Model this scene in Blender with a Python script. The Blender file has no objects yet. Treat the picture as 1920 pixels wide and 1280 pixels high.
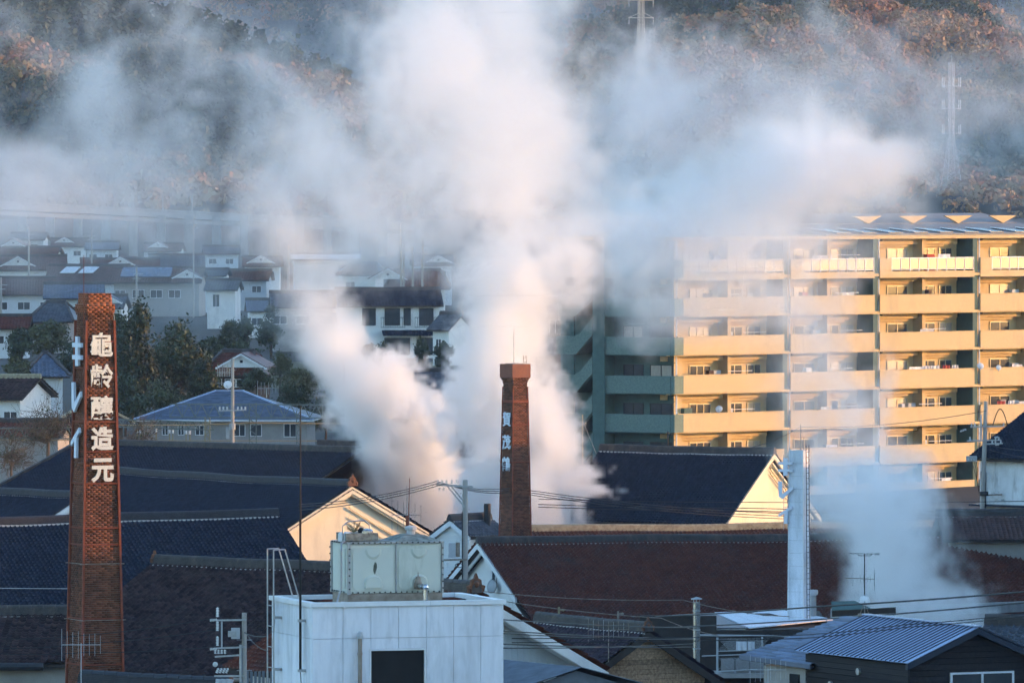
import bpy, bmesh, math, random
import numpy as np
from mathutils import Vector, Matrix

R = math.radians
SC = bpy.context.scene
COL = SC.collection
random.seed(7)
RNG = np.random.default_rng(7)

# ------------------------------------------------------------------ camera
F = 15000.0            # focal length in pixels of the 1920 px wide photograph
EYE = 28.0             # height of the lens above the brewery ground
cam_d = bpy.data.cameras.new('camera')
cam = bpy.data.objects.new('camera', cam_d)
COL.objects.link(cam)
cam_d.sensor_width = 36.0
cam_d.lens = F / 1920 * 36.0
cam_d.shift_y = -(640 - 330) / 1920
cam_d.clip_start = 1.0
cam_d.clip_end = 20000.0
cam.location = (0, 0, EYE)
cam.rotation_euler = (R(90), 0, 0)
SC.camera = cam

# ------------------------------------------------------------------ light
SUN_AZ, SUN_EL = 94.0, 7.0        # azimuth from behind the camera towards the right
wd = bpy.data.worlds.new('World'); SC.world = wd
wd.use_nodes = True
nt = wd.node_tree
sky = nt.nodes.new('ShaderNodeTexSky')
sky.sky_type = 'NISHITA'
sky.sun_disc = False
sky.sun_elevation = R(SUN_EL)
sky.sun_rotation = R(180 - SUN_AZ)
sky.air_density = 1.0
sky.dust_density = 0.6
sky.ozone_density = 2.7
nt.links.new(sky.outputs[0], nt.nodes['Background'].inputs[0])
nt.nodes['Background'].inputs[1].default_value = 0.15
sd = bpy.data.lights.new('sun', 'SUN')
sd.energy = 1.2
sd.angle = R(0.55)
sd.color = (1.0, 0.47, 0.14)
sun = bpy.data.objects.new('sun', sd); COL.objects.link(sun)
to_sun = Vector((math.sin(R(SUN_AZ)) * math.cos(R(SUN_EL)), -math.cos(R(SUN_AZ)) * math.cos(R(SUN_EL)), math.sin(R(SUN_EL))))
sun.rotation_euler = to_sun.to_track_quat('Z', 'Y').to_euler()

SC.view_settings.view_transform = 'Standard'
SC.view_settings.look = 'None'
SC.view_settings.gamma = 1.0
SC.view_settings.use_curve_mapping = False
SC.view_settings.exposure = 2.2
cy = SC.cycles
cy.use_adaptive_sampling = True
cy.adaptive_threshold = 0.08
cy.adaptive_min_samples = 16
cy.use_denoising = True
try:
    cy.denoiser = 'OPENIMAGEDENOISE'
except Exception:
    pass
cy.max_bounces = 10
cy.diffuse_bounces = 2
cy.glossy_bounces = 2
cy.transmission_bounces = 2
cy.transparent_max_bounces = 8
cy.volume_bounces = 9
cy.caustics_reflective = False
cy.caustics_refractive = False
cy.sample_clamp_indirect = 4.0
cy.volume_step_rate = 1.3
cy.volume_max_steps = 400

# ------------------------------------------------------------------ helpers
def W(px, py, d):
    return Vector(((px - 960) * d / F, d, EYE - (py - 330) * d / F))
def wx(px, d): return (px - 960) * d / F
def wz(py, d): return EYE - (py - 330) * d / F

def gz(y, x=0.0):
    """height of the ground at distance y"""
    return float(np.interp(y, [0, 500, 560, 650, 880, 1250, 2000, 2600], [0, 0, 3, 4.2, 8.0, 11, 17, 17]))

class MB:
    """collects shapes into one mesh"""
    def __init__(self):
        self.v = []; self.f = []
    def add(self, vs, fs):
        o = len(self.v)
        self.v.extend([tuple(p) for p in vs])
        self.f.extend([tuple(i + o for i in f) for f in fs])
        return self
    def box(self, x0, x1, y0, y1, z0, z1):
        return self.add([(x0,y0,z0),(x1,y0,z0),(x1,y1,z0),(x0,y1,z0),(x0,y0,z1),(x1,y0,z1),(x1,y1,z1),(x0,y1,z1)],
                        [(0,3,2,1),(4,5,6,7),(0,1,5,4),(1,2,6,5),(2,3,7,6),(3,0,4,7)])
    def beam(self, a, b, w, h, up=(0,0,1)):
        """box of width w and height h running from a to b"""
        a = Vector(a); b = Vector(b); t = (b - a).normalized(); up = Vector(up)
        if abs(t.dot(up)) > 0.98: up = Vector((0, 1, 0))
        s = t.cross(up).normalized() * (w / 2); u = s.cross(t).normalized() * (h / 2)
        vs = [a-s-u, a+s-u, a+s+u, a-s+u, b-s-u, b+s-u, b+s+u, b-s+u]
        return self.add(vs, [(0,3,2,1),(4,5,6,7),(0,1,5,4),(1,2,6,5),(2,3,7,6),(3,0,4,7)])
    def cyl(self, a, b, r0, r1=None, n=8, cap=True):
        r1 = r0 if r1 is None else r1
        a = Vector(a); b = Vector(b); t = (b - a).normalized()
        up = Vector((0,0,1)) if abs(t.z) < 0.95 else Vector((1,0,0))
        s = t.cross(up).normalized(); u = s.cross(t)
        vs = []
        for p, r in ((a, r0), (b, r1)):
            for k in range(n):
                an = 2 * math.pi * k / n
                vs.append(p + s * math.cos(an) * r + u * math.sin(an) * r)
        fs = [(k, (k+1) % n, n + (k+1) % n, n + k) for k in range(n)]
        if cap: fs += [tuple(range(n-1, -1, -1)), tuple(range(n, 2*n))]
        return self.add(vs, fs)
    def tube(self, pts, r, n=6):
        for a, b in zip(pts[:-1], pts[1:]): self.cyl(a, b, r, r, n)
        return self
    def lathe(self, c, prof, n=12):
        """profile [(r,z)...] turned round the vertical through c"""
        c = Vector(c); vs = []; fs = []
        for r, z in prof:
            for k in range(n):
                an = 2*math.pi*k/n
                vs.append((c.x + r*math.cos(an), c.y + r*math.sin(an), c.z + z))
        for i in range(len(prof)-1):
            for k in range(n):
                fs.append((i*n+k, i*n+(k+1) % n, (i+1)*n+(k+1) % n, (i+1)*n+k))
        fs.append(tuple(range(n-1, -1, -1))); fs.append(tuple((len(prof)-1)*n+k for k in range(n)))
        return self.add(vs, fs)
    def prism(self, poly, off):
        """polygon of 3-D points pushed along off"""
        n = len(poly); off = Vector(off)
        vs = [Vector(p) for p in poly] + [Vector(p) + off for p in poly]
        fs = [tuple(range(n)), tuple(range(2*n-1, n-1, -1))] + [(k, n+k, n+(k+1) % n, (k+1) % n) for k in range(n)]
        return self.add(vs, fs)
    def sphere(self, c, r, n=8, m=6, sz=1.0):
        prof = [(max(1e-3, r*math.sin(math.pi*i/m)), -r*sz*math.cos(math.pi*i/m)) for i in range(m+1)]
        return self.lathe(c, prof, n)
    def mesh(self, name, mat=None, smooth=False):
        me = bpy.data.meshes.new(name)
        me.from_pydata(self.v, [], self.f)
        if mat: me.materials.append(mat)
        if smooth: me.shade_smooth()
        me.update()
        bm = bmesh.new(); bm.from_mesh(me)
        bmesh.ops.recalc_face_normals(bm, faces=bm.faces)
        bm.to_mesh(me); bm.free()
        return me
    def build(self, name, mat, parent=None, loc=(0,0,0), rot=(0,0,0), smooth=False, kind=None):
        return place(self.mesh(name, mat, smooth), name, parent, loc, rot, kind)

def place(me, name, parent=None, loc=(0,0,0), rot=(0,0,0), kind=None, scale=None):
    o = bpy.data.objects.new(name, me)
    COL.objects.link(o)
    o.location = loc; o.rotation_euler = rot
    if scale: o.scale = scale
    if parent: o.parent = parent
    if kind: o['kind'] = kind
    return o

def thing(name, label, cat, loc=(0,0,0), yaw=0.0, group=None):
    o = bpy.data.objects.new(name, None); COL.objects.link(o)
    o.empty_display_size = 0.5
    o.location = loc; o.rotation_euler = (0, 0, yaw)
    return tag(o, label, cat, group)

def tag(o, label=None, cat=None, group=None, kind=None):
    if label: o['label'] = label
    if cat: o['category'] = cat
    if group: o['group'] = group
    if kind: o['kind'] = kind
    return o

def np_mesh(name, verts, quads, mat, tint=None, tris=None):
    """fast mesh from numpy arrays, with an optional face attribute 'tint'"""
    me = bpy.data.meshes.new(name)
    k = quads.shape[1]
    me.vertices.add(len(verts)); me.vertices.foreach_set('co', np.asarray(verts, np.float32).ravel())
    me.loops.add(quads.size); me.loops.foreach_set('vertex_index', np.asarray(quads, np.int32).ravel())
    me.polygons.add(len(quads))
    me.polygons.foreach_set('loop_start', np.arange(0, quads.size, k, dtype=np.int32))
    me.update(calc_edges=True)
    if tint is not None:
        at = me.attributes.new('tint', 'FLOAT', 'FACE'); at.data.foreach_set('value', np.asarray(tint, np.float32))
    if mat: me.materials.append(mat)
    return me

# ------------------------------------------------------------------ materials
MATS = {}
def mat(name, col, rough=0.7, col2=None, scale=3.0, spec=0.22, metal=0.0, bump=0.0, tint=0.0, detail=6.0, stretch=None, dirt=None, dirt_scale=0.8, dlo=.52, dhi=.78, lo=0.35, hi=0.65, trans=0.0, bscale=None):
    """procedural surface: two colours mixed by noise, per-piece tint, optional dirt stains and bump"""
    if name in MATS: return MATS[name]
    m = bpy.data.materials.new(name); m.use_nodes = True
    t = m.node_tree; N = t.nodes; L = t.links
    b = N['Principled BSDF']
    b.inputs['Roughness'].default_value = rough
    b.inputs['Specular IOR Level'].default_value = spec
    b.inputs['Metallic'].default_value = metal
    tc = N.new('ShaderNodeTexCoord')
    src = tc.outputs['Object']
    if stretch:
        mp = N.new('ShaderNodeMapping'); mp.inputs['Scale'].default_value = stretch
        L.new(src, mp.inputs[0]); src = mp.outputs[0]
    nz = N.new('ShaderNodeTexNoise'); nz.inputs['Scale'].default_value = scale; nz.inputs['Detail'].default_value = detail
    nz.inputs['Roughness'].default_value = 0.62
    L.new(src, nz.inputs['Vector'])
    mr = N.new('ShaderNodeMapRange'); mr.inputs[1].default_value = lo; mr.inputs[2].default_value = hi
    L.new(nz.outputs['Fac'], mr.inputs[0])
    mx = N.new('ShaderNodeMix'); mx.data_type = 'RGBA'
    c2 = col2 if col2 else tuple(c * 0.78 for c in col)
    mx.inputs['A'].default_value = (*col, 1); mx.inputs['B'].default_value = (*c2, 1)
    L.new(mr.outputs[0], mx.inputs['Factor'])
    out = mx.outputs['Result']
    if tint:
        at = N.new('ShaderNodeAttribute'); at.attribute_name = 'tint'
        oi = N.new('ShaderNodeObjectInfo')
        ad = N.new('ShaderNodeMath'); ad.operation = 'ADD'
        L.new(at.outputs['Fac'], ad.inputs[0]); L.new(oi.outputs['Random'], ad.inputs[1])
        fr = N.new('ShaderNodeMath'); fr.operation = 'FRACT'; L.new(ad.outputs[0], fr.inputs[0])
        m2 = N.new('ShaderNodeMapRange'); m2.inputs[3].default_value = 1 - tint; m2.inputs[4].default_value = 1 + tint
        L.new(fr.outputs[0], m2.inputs[0])
        ml = N.new('ShaderNodeMix'); ml.data_type = 'RGBA'; ml.blend_type = 'MULTIPLY'; ml.inputs['Factor'].default_value = 1
        L.new(out, ml.inputs['A']); L.new(m2.outputs[0], ml.inputs['B']); out = ml.outputs['Result']
    if dirt:
        dn = N.new('ShaderNodeTexNoise'); dn.inputs['Scale'].default_value = dirt_scale; dn.inputs['Detail'].default_value = 8
        dn.inputs['Roughness'].default_value = 0.7
        mp2 = N.new('ShaderNodeMapping'); mp2.inputs['Scale'].default_value = (1, 1, 0.28); mp2.inputs['Location'].default_value = (3.1, 1.7, 8.2)
        L.new(tc.outputs['Object'], mp2.inputs[0]); L.new(mp2.outputs[0], dn.inputs['Vector'])
        dr = N.new('ShaderNodeMapRange'); dr.inputs[1].default_value = dlo; dr.inputs[2].default_value = dhi
        L.new(dn.outputs['Fac'], dr.inputs[0])
        dx = N.new('ShaderNodeMix'); dx.data_type = 'RGBA'; dx.inputs['B'].default_value = (*dirt, 1)
        L.new(dr.outputs[0], dx.inputs['Factor']); L.new(out, dx.inputs['A']); out = dx.outputs['Result']
    L.new(out, b.inputs['Base Color'])
    if bump:
        bn = N.new('ShaderNodeTexNoise'); bn.inputs['Scale'].default_value = bscale or scale * 4; bn.inputs['Detail'].default_value = 5
        L.new(src, bn.inputs['Vector'])
        bp = N.new('ShaderNodeBump'); bp.inputs['Strength'].default_value = bump; bp.inputs['Distance'].default_value = 0.03
        L.new(bn.outputs['Fac'], bp.inputs['Height']); L.new(bp.outputs[0], b.inputs['Normal'])
    if trans:
        b.inputs['Transmission Weight'].default_value = trans
    MATS[name] = m
    return m
M = dict(
    plaster = mat('white_plaster', (.80,.79,.76), .85, (.72,.71,.69), 1.2, dirt=(.45,.44,.42), dirt_scale=.5, bump=.1),
    plaster_sun = mat('sun_tinted_plaster', (.82,.73,.54), .85, (.76,.67,.49), .8, dirt=(.55,.48,.36), dirt_scale=.4, bump=.1),  # white plaster of the lit gables, the sun's yellow put into its colour
    stained = mat('stained_plaster', (.76,.77,.78), .85, (.62,.62,.62), 1.0, dirt=(.13,.12,.11), dirt_scale=.9, bump=.15),
    panelw = mat('painted_panel', (.76,.78,.83), .6, (.60,.62,.67), 2.0, stretch=(2.6,2.6,.2), lo=.46, hi=.8, dirt=(.36,.38,.39), dirt_scale=1.6, dlo=.47, dhi=.85, tint=.045),
    cap = mat('white_metal_cap', (.78,.80,.82), .45, (.70,.72,.74), 2),
    whitep = mat('white_paint', (.80,.80,.80), .5, (.74,.74,.74), 2),
    cream = mat('cream_tile_cladding', (.58,.44,.245), .6, (.53,.40,.22), 6, bump=.05, dirt=(.40,.31,.20), dirt_scale=.35),
    wallc = mat('cream_wall', (.60,.445,.24), .7, (.54,.40,.215), 2),
    green = mat('green_paint', (.075,.135,.125), .7, (.06,.11,.10), 2),
    greent = mat('green_speckled_tile', (.14,.21,.185), .6, (.10,.155,.14), 9, bump=.05, detail=2),
    tblue = mat('glazed_navy_tile', (.007,.011,.024), .24, (.015,.021,.040), 2.0, spec=.13, tint=.22),
    tbrown = mat('glazed_brown_tile', (.125,.036,.021), .36, (.085,.027,.018), 1.1, spec=.12, tint=.2, dirt=(.06,.045,.042), dirt_scale=.35),
    tmoss = mat('old_brown_tile', (.050,.028,.028), .7, (.026,.016,.018), 1.6, spec=.15, tint=.55, dirt=(.07,.05,.045), dirt_scale=.9),
    tpurple = mat('purple_brown_tile', (.050,.032,.042), .45, (.032,.024,.036), 1.4, spec=.15, tint=.4),
    tred = mat('red_brown_tile', (.095,.042,.034), .5, (.07,.034,.03), 1.2, spec=.4, tint=.3),
    tgrey = mat('grey_tile', (.07,.08,.10), .45, (.05,.06,.08), 1.2, spec=.4, tint=.3),
    slate = mat('blue_slate', (.10,.13,.19), .5, (.075,.10,.15), 1.5, spec=.4, tint=.25),
    shingle = mat('blue_shingle', (.12,.16,.25), .5, (.085,.12,.195), 1.5, spec=.4, tint=.3),
    ridge = mat('ridge_tile', (.075,.066,.062), .6, (.045,.04,.04), 3, dirt=(.15,.12,.09), dirt_scale=1.5),
    ridgeb = mat('dark_ridge_tile', (.035,.038,.046), .55, (.022,.024,.032), 3),
    ridge_sun = mat('sun_tinted_ridge_tile', (.42,.36,.24), .8, (.25,.20,.13), 4),  # ridge tile with low sunlight painted in as pale yellow
    scallop = mat('ridge_plaster', (.62,.60,.57), .85, (.40,.39,.37), 5),
    ornament = mat('rust_brown_ornament', (.22,.09,.045), .75, (.09,.045,.03), 6, bump=.4),
    woodd = mat('dark_plank', (.022,.022,.026), .75, (.035,.033,.034), 2, stretch=(.6,6,6), tint=.3, bump=.3, spec=.1),
    woodw = mat('weathered_plank', (.50,.31,.18), .85, (.22,.125,.07), 1.6, stretch=(1,5,5), tint=.3, bump=.4, dirt=(.05,.03,.02)),
    woodb = mat('brown_board_wall', (.085,.05,.035), .8, (.06,.036,.026), 2, stretch=(6,6,.5)),
    beamd = mat('dark_timber', (.035,.028,.025), .8, (.05,.04,.034), 3),
    galv = mat('galvanised_steel', (.42,.43,.44), .45, (.34,.35,.36), 5, metal=.6),
    steel = mat('stainless_steel', (.62,.63,.65), .25, (.5,.5,.52), 6, metal=1.0),
    rusty = mat('rusted_steel', (.22,.17,.13), .7, (.35,.30,.25), 5, metal=.2),
    darkm = mat('dark_metal', (.03,.032,.036), .5, (.045,.045,.05), 5, metal=.3),
    redir = mat('red_oxide_iron', (.27,.072,.038), .75, (.17,.05,.03), 4),
    brick = mat('chimney_brick', (.235,.085,.044), .9, (.10,.042,.028), .55, tint=.42, dirt=(.028,.020,.018), dirt_scale=.42, bump=.4, bscale=14),
    brickc = mat('cap_brick', (.36,.115,.052), .9, (.26,.085,.04), 2.0, tint=.22, bump=.4, bscale=14),
    mortar = mat('old_mortar', (.27,.22,.17), .95, (.13,.105,.085), .8, dirt=(.04,.032,.028), dirt_scale=.42),
    copper = mat('cap_band', (.25,.085,.05), .6, (.20,.07,.045), 2),
    letter = mat('cream_letter', (.80,.74,.62), .6, (.74,.68,.57), 4),
    letterb = mat('white_letter', (.74,.78,.86), .5, (.68,.72,.80), 4),
    conc = mat('concrete', (.36,.36,.35), .9, (.27,.27,.265), 1.4, dirt=(.16,.155,.15), bump=.2),
    concl = mat('pale_concrete', (.50,.51,.52), .9, (.42,.43,.44), 1.0, dirt=(.28,.28,.28)),
    pole = mat('concrete_pole', (.42,.39,.35), .85, (.34,.31,.28), 3, stretch=(1,1,.2)),
    porc = mat('porcelain', (.66,.66,.64), .25, (.58,.58,.56), 8),
    glass = mat('window_glass', (.035,.045,.055), .08, (.06,.07,.08), .8, spec=.6),
    glasslit = mat('curtained_glass', (.40,.36,.30), .3, (.28,.25,.22), 3, stretch=(9,9,.6), spec=.5),
    frost = mat('frosted_panel', (.50,.41,.26), .35, (.44,.37,.24), 2, spec=.5),
    dark = mat('dark_interior', (.012,.014,.016), .8, (.018,.02,.022), 2),
    black = mat('black_rubber', (.012,.012,.013), .6, (.018,.018,.019), 4),
    wire = mat('cable_sheath', (.022,.022,.025), .6, (.03,.03,.033), 4),
    frp = mat('frp_tank_panel', (.62,.63,.55), .45, (.56,.575,.51), 1.2, dirt=(.36,.38,.31), dirt_scale=1.4),
    stain = mat('tank_stain', (.07,.075,.06), .8, (.16,.17,.14), 9),
    lichen = mat('lichened_lid', (.32,.33,.29), .9, (.12,.125,.11), 6, bump=.5),
    ground = mat('town_ground', (.085,.078,.068), .95, (.05,.052,.048), .06, bump=.1, bscale=2),
    soil = mat('dry_grass_ground', (.17,.14,.09), .95, (.10,.10,.06), .12),
    hill = mat('forest_floor', (.07,.05,.032), .95, (.045,.045,.03), .02),
    bark = mat('tree_bark', (.075,.058,.045), .9, (.05,.04,.032), 6),
    twig = mat('dry_twig', (.17,.12,.08), .9, (.11,.08,.055), 4),
    leafd = mat('dark_leaf', (.028,.045,.022), .6, (.045,.060,.026), .7, tint=.45, spec=.3),
    leafo = mat('olive_leaf', (.075,.078,.032), .65, (.05,.06,.028), .7, tint=.45, spec=.3),
    wallg = mat('grey_render', (.36,.34,.32), .85, (.30,.285,.27), 1.5),
    walls = mat('pale_siding', (.62,.64,.66), .7, (.55,.57,.59), 1.5),
    grey = mat('grey_metal_roof', (.24,.235,.23), .6, (.20,.195,.19), 1.5),
    sheet = mat('corrugated_sheet', (.17,.20,.23), .5, (.12,.14,.165), 2, metal=.2, dirt=(.10,.11,.12)),
    seam = mat('blue_seam_metal', (.34,.42,.60), .35, (.30,.375,.54), 1.2, spec=.5, tint=.06),
    seamd = mat('dark_seam', (.03,.04,.06), .45, (.04,.05,.07), 3),
    whites = mat('white_sheet_roof', (.64,.68,.74), .5, (.56,.60,.66), 1.5),
    truss = mat('green_grey_truss', (.17,.20,.18), .6, (.13,.15,.14), 3),
    trussy = mat('ochre_lit_truss', (.34,.27,.15), .6, (.27,.21,.12), 3),  # ochre copy of the truss steel, sunlight put into its colour
    solar = mat('solar_glass', (.05,.07,.12), .2, (.04,.06,.10), 2, spec=.4),
    cloth = mat('laundry_cloth', (.70,.70,.72), .9, (.55,.56,.60), 3, tint=.25),
    clothr = mat('red_laundry_cloth', (.42,.07,.05), .9, (.32,.05,.04), 3),
    tower = mat('red_white_steel', (.55,.42,.38), .5, (.6,.58,.56), .25),
    pylon = mat('pylon_steel', (.55,.50,.40), .5, (.46,.42,.35), .5),
)
def forest_mat():
    m = bpy.data.materials.new('autumn_foliage'); m.use_nodes = True
    t = m.node_tree; N = t.nodes; L = t.links; b = N['Principled BSDF']
    b.inputs['Roughness'].default_value = .8; b.inputs['Specular IOR Level'].default_value = .15
    at = N.new('ShaderNodeAttribute'); at.attribute_name = 'tint'
    rp = N.new('ShaderNodeValToRGB'); e = rp.color_ramp.elements
    rp.color_ramp.interpolation = 'LINEAR'
    cols = [(0, (.028,.044,.020)), (.25, (.055,.070,.030)), (.35, (.15,.130,.055)), (.5, (.26,.175,.080)), (.66, (.33,.175,.090)), (.82, (.30,.13,.07)), (1, (.35,.22,.10))]
    e[0].position, e[0].color = 0, (*cols[0][1], 1); e[1].position, e[1].color = 1, (*cols[-1][1], 1)
    for p, c in cols[1:-1]:
        k = rp.color_ramp.elements.new(p); k.color = (*c, 1)
    L.new(at.outputs['Fac'], rp.inputs[0]); L.new(rp.outputs[0], b.inputs['Base Color'])
    return m
M['forest'] = forest_mat()
# ------------------------------------------------------------------ ground
def sheet(name, xs, ys, zf, m):
    X, Y = np.meshgrid(xs, ys, indexing='ij'); Z = zf(X, Y)
    v = np.stack([X.ravel(), Y.ravel(), Z.ravel()], 1)
    a = np.arange(X.size).reshape(X.shape)
    q = np.stack([a[:-1,:-1].ravel(), a[1:,:-1].ravel(), a[1:,1:].ravel(), a[:-1,1:].ravel()], 1)
    o = place(np_mesh(name, v, q, m), name); tag(o, kind='structure'); return o
_gzv = lambda Y: np.interp(Y, [0, 500, 560, 650, 880, 1250, 2000, 2600], [0, 0, 3, 4.2, 8.0, 11, 17, 17])
sheet('ground', np.linspace(-1500, 1500, 120), np.concatenate([np.linspace(-200, 500, 10), np.linspace(560, 2600, 60), np.linspace(2700, 5000, 12)]), lambda X, Y: _gzv(Y), M['ground'])
# dry field in front of the two-storey house
f_ = MB(); f_.add([(wx(500,800),800,gz(800)), (wx(900,800),800,gz(800)), (wx(900,868),868,gz(868)), (wx(500,868),868,gz(868))], [(0,1,2,3)])
fo = f_.build('field', M['soil']); fo.location.z += .06; tag(fo, kind='structure')

# ------------------------------------------------------------------ mountains
def lat2(seed):
    g = np.random.default_rng(seed).random((128, 128)).astype(np.float32)
    def f(x, y):
        i = np.floor(x).astype(int); j = np.floor(y).astype(int); fx = x - i; fy = y - j
        fx = fx*fx*(3-2*fx); fy = fy*fy*(3-2*fy)
        i0, i1, j0, j1 = i & 127, (i+1) & 127, j & 127, (j+1) & 127
        return (g[i0,j0]*(1-fx)+g[i1,j0]*fx)*(1-fy)+(g[i0,j1]*(1-fx)+g[i1,j1]*fx)*fy
    return f
def rough2(seed, octv=5, gain=.5):
    fs = [lat2(seed + k) for k in range(octv)]
    def f(x, y):
        s = 0; a = 1; t = 0
        for k, q in enumerate(fs):
            s = s + a * q(x * 2**k + 3.7*k, y * 2**k + 9.1*k); t += a; a *= gain
        return s / t - .5
    return f
MOUNT = {}
def mountain(name, label, crest, d0, z0, seed, back=400, amp=16, nx=150, ny=60):
    """a ridge: crest given as (px, py, d); slopes to z0 at distance d0 in front and falls away behind"""
    c = np.array([[*W(p[0], p[1] + 26, p[2])] for p in crest])
    rf = rough2(seed)
    xs = np.linspace(c[0,0], c[-1,0], nx)
    cyv = np.interp(xs, c[:,0], c[:,1]); cz = np.interp(xs, c[:,0], c[:,2])
    t = np.concatenate([np.linspace(0, 1, ny), np.linspace(1.06, 1.5, 10)])
    X = np.repeat(xs[:,None], len(t), 1)
    Y = d0 + (cyv[:,None] - d0) * t[None]
    prof = np.where(t <= 1, t**1.15, 1 - (t-1)*1.3)
    env = np.sin(np.clip(t, 0, 1) * np.pi) ** .7 * .8 + .2
    rel = rf(X/110, Y/170) * 2 * amp * env[None] + rf(X/35+50, Y/60) * amp * .5 * env[None]
    Z = z0 + (cz[:,None] - z0) * prof[None] + rel
    Z[:, 0] = z0 - 6
    v = np.stack([X.ravel(), Y.ravel(), Z.ravel()], 1)
    a = np.arange(X.size).reshape(X.shape)
    q = np.stack([a[:-1,:-1].ravel(), a[1:,:-1].ravel(), a[1:,1:].ravel(), a[:-1,1:].ravel()], 1)
    o = place(np_mesh(name, v, q, M['hill']), name); tag(o, label, kind='structure')
    MOUNT[name + str(seed)] = (X, Y, Z, t)
    return X, Y, Z, t
mA = mountain('mountain', 'wooded spur descending from upper left', [(-700,-420,2500),(-150,-190,2500),(120,-70,2480),(260,0,2460),(330,18,2450),(430,62,2440),(540,102,2430),(650,135,2420),(760,200,2400),(900,300,2380),(1050,390,2350)], 2050, 16, 21)
mB = mountain('mountain', 'far ridge with a sunlit crest', [(-400,-260,4300),(200,-100,4250),(420,-70,4200),(520,-45,4200),(620,-40,4200),(720,-30,4200),(900,-45,4200),(1080,-70,4200),(1250,-90,4200),(1600,-130,4200),(1900,-110,4200),(2400,-160,4200)], 3200, 30, 33, amp=20)
mC = mountain('mountain', 'long mountainside on the right', [(960,340,2500),(1020,180,2560),(1085,45,2620),(1150,30,2700),(1230,-90,2750),(1380,-150,2800),(1550,-140,2800),(1750,-70,2780),(1950,50,2750),(2250,220,2700)], 2050, 16, 45, amp=24)
# unseen hill added to the right, shaped to shade the valley houses
hx = np.linspace(150, 900, 40); hy = np.linspace(640, 1900, 50)
_hr = rough2(60)
sheet('hill', hx, hy, lambda X, Y: _gzv(Y) - 2 + 70*np.exp(-((X-420)/130)**2)*np.clip((Y-640)/90, 0, 1)*np.clip((1900-Y)/200, 0, 1) + _hr(X/60, Y/60)*8, M['hill'])

# unseen summit added to the right to keep the far valley in shade
sheet('mountain', np.linspace(420, 1250, 40), np.linspace(2950, 4500, 40), lambda X, Y: 20 + 235*np.exp(-((X-760)/190)**2)*np.clip((Y-2950)/200, 0, 1)*np.clip((4500-Y)/200, 0, 1) + _hr(X/90, Y/90)*20, M['hill'])

def forest(name, label, grid, n, size, seed, tmin=.02, tmax=1.03, greenbias=0.0, leaves=46):
    rng = np.random.default_rng(seed)
    X, Y, Z, t = grid
    nx, nt = X.shape
    k = int(np.searchsorted(t, tmax))
    # keep the trees that can stand in the picture
    px, py_, pz = [], [], []
    need = n
    fi = rng.random(n*4) * (nx-1.001); fj = tmin*0 + rng.random(n*4) * (k-1.001)
    i = fi.astype(int); j = fj.astype(int); u = fi - i; w = fj - j
    def bl(A): return (A[i,j]*(1-u)+A[i+1,j]*u)*(1-w)+(A[i,j+1]*(1-u)+A[i+1,j+1]*u)*w
    P = np.stack([bl(X), bl(Y), bl(Z)], 1)
    sx = 960 + P[:,0]*F/P[:,1]; sy = 330 - (P[:,2]-EYE)*F/P[:,1]
    ok = (sx > -60) & (sx < 1980) & (sy > -60) & (sy < 460)
    P = P[ok][:n]
    n = len(P)
    r = size * (0.65 + 0.7*rng.random(n)**1.5)
    patch = rough2(seed+5, 3)(P[:,0]/45, P[:,1]/70) * 1.5
    hue = np.clip(.52 + patch*1.5 + rng.normal(0, .07, n) - greenbias, 0, 1)
    ever = hue < .3
    # every crown: small tilted leaf clumps over an uneven ellipsoid
    th = rng.random((n, leaves))*2*np.pi; ph = np.arccos(1 - 1.35*rng.random((n, leaves)))
    rr = r[:,None]*(0.72 + 0.34*rng.random((n, leaves)))
    lump = 1 + .22*np.sin(3*th + rng.random((n,1))*6) * np.sin(2*ph + rng.random((n,1))*6)
    rr = rr*lump
    hgt = np.where(ever, 1.7, 1.05)[:,None]
    c = np.stack([P[:,0,None] + rr*np.sin(ph)*np.cos(th)*np.where(ever, .7, 1)[:,None],
                  P[:,1,None] + rr*np.sin(ph)*np.sin(th)*np.where(ever, .7, 1)[:,None],
                  P[:,2,None] + r[:,None]*.9*hgt + rr*np.cos(ph)*hgt], 2).reshape(-1, 3)
    nrm = np.stack([np.sin(ph)*np.cos(th), np.sin(ph)*np.sin(th), np.cos(ph)], 2).reshape(-1, 3) + rng.normal(0, .55, (n*leaves, 3))
    nrm /= np.linalg.norm(nrm, axis=1, keepdims=True)
    a = np.cross(nrm, rng.normal(0, 1, (n*leaves, 3))); a /= np.linalg.norm(a, axis=1, keepdims=True) + 1e-9
    b = np.cross(nrm, a)
    s = (np.repeat(r, leaves)*(.13 + .13*rng.random(n*leaves)))[:,None]
    v = np.stack([c - a*s - b*s*.7, c + a*s - b*s*.8, c + a*s*.8 + b*s, c - a*s*.9 + b*s*.7], 1).reshape(-1, 3)
    q = np.arange(len(v)).reshape(-1, 4)
    tint = np.clip(np.repeat(hue, leaves) + rng.normal(0, .05, n*leaves), 0, 1)
    o = place(np_mesh(name, v, q, M['forest'], tint), name)
    tag(o, label, kind='stuff'); return o
forest('forest', 'autumn wood of russet and olive trees on the left spur', mA, 4600, 2.6, 5, greenbias=.02, leaves=66)
forest('forest', 'distant wood on the far ridge with its crest in sunlight', mB, 4200, 3.3, 6, leaves=26)
forest('forest', 'russet and brown wood covering the right mountainside', mC, 8200, 2.1, 7, greenbias=-.12, leaves=46)

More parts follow.
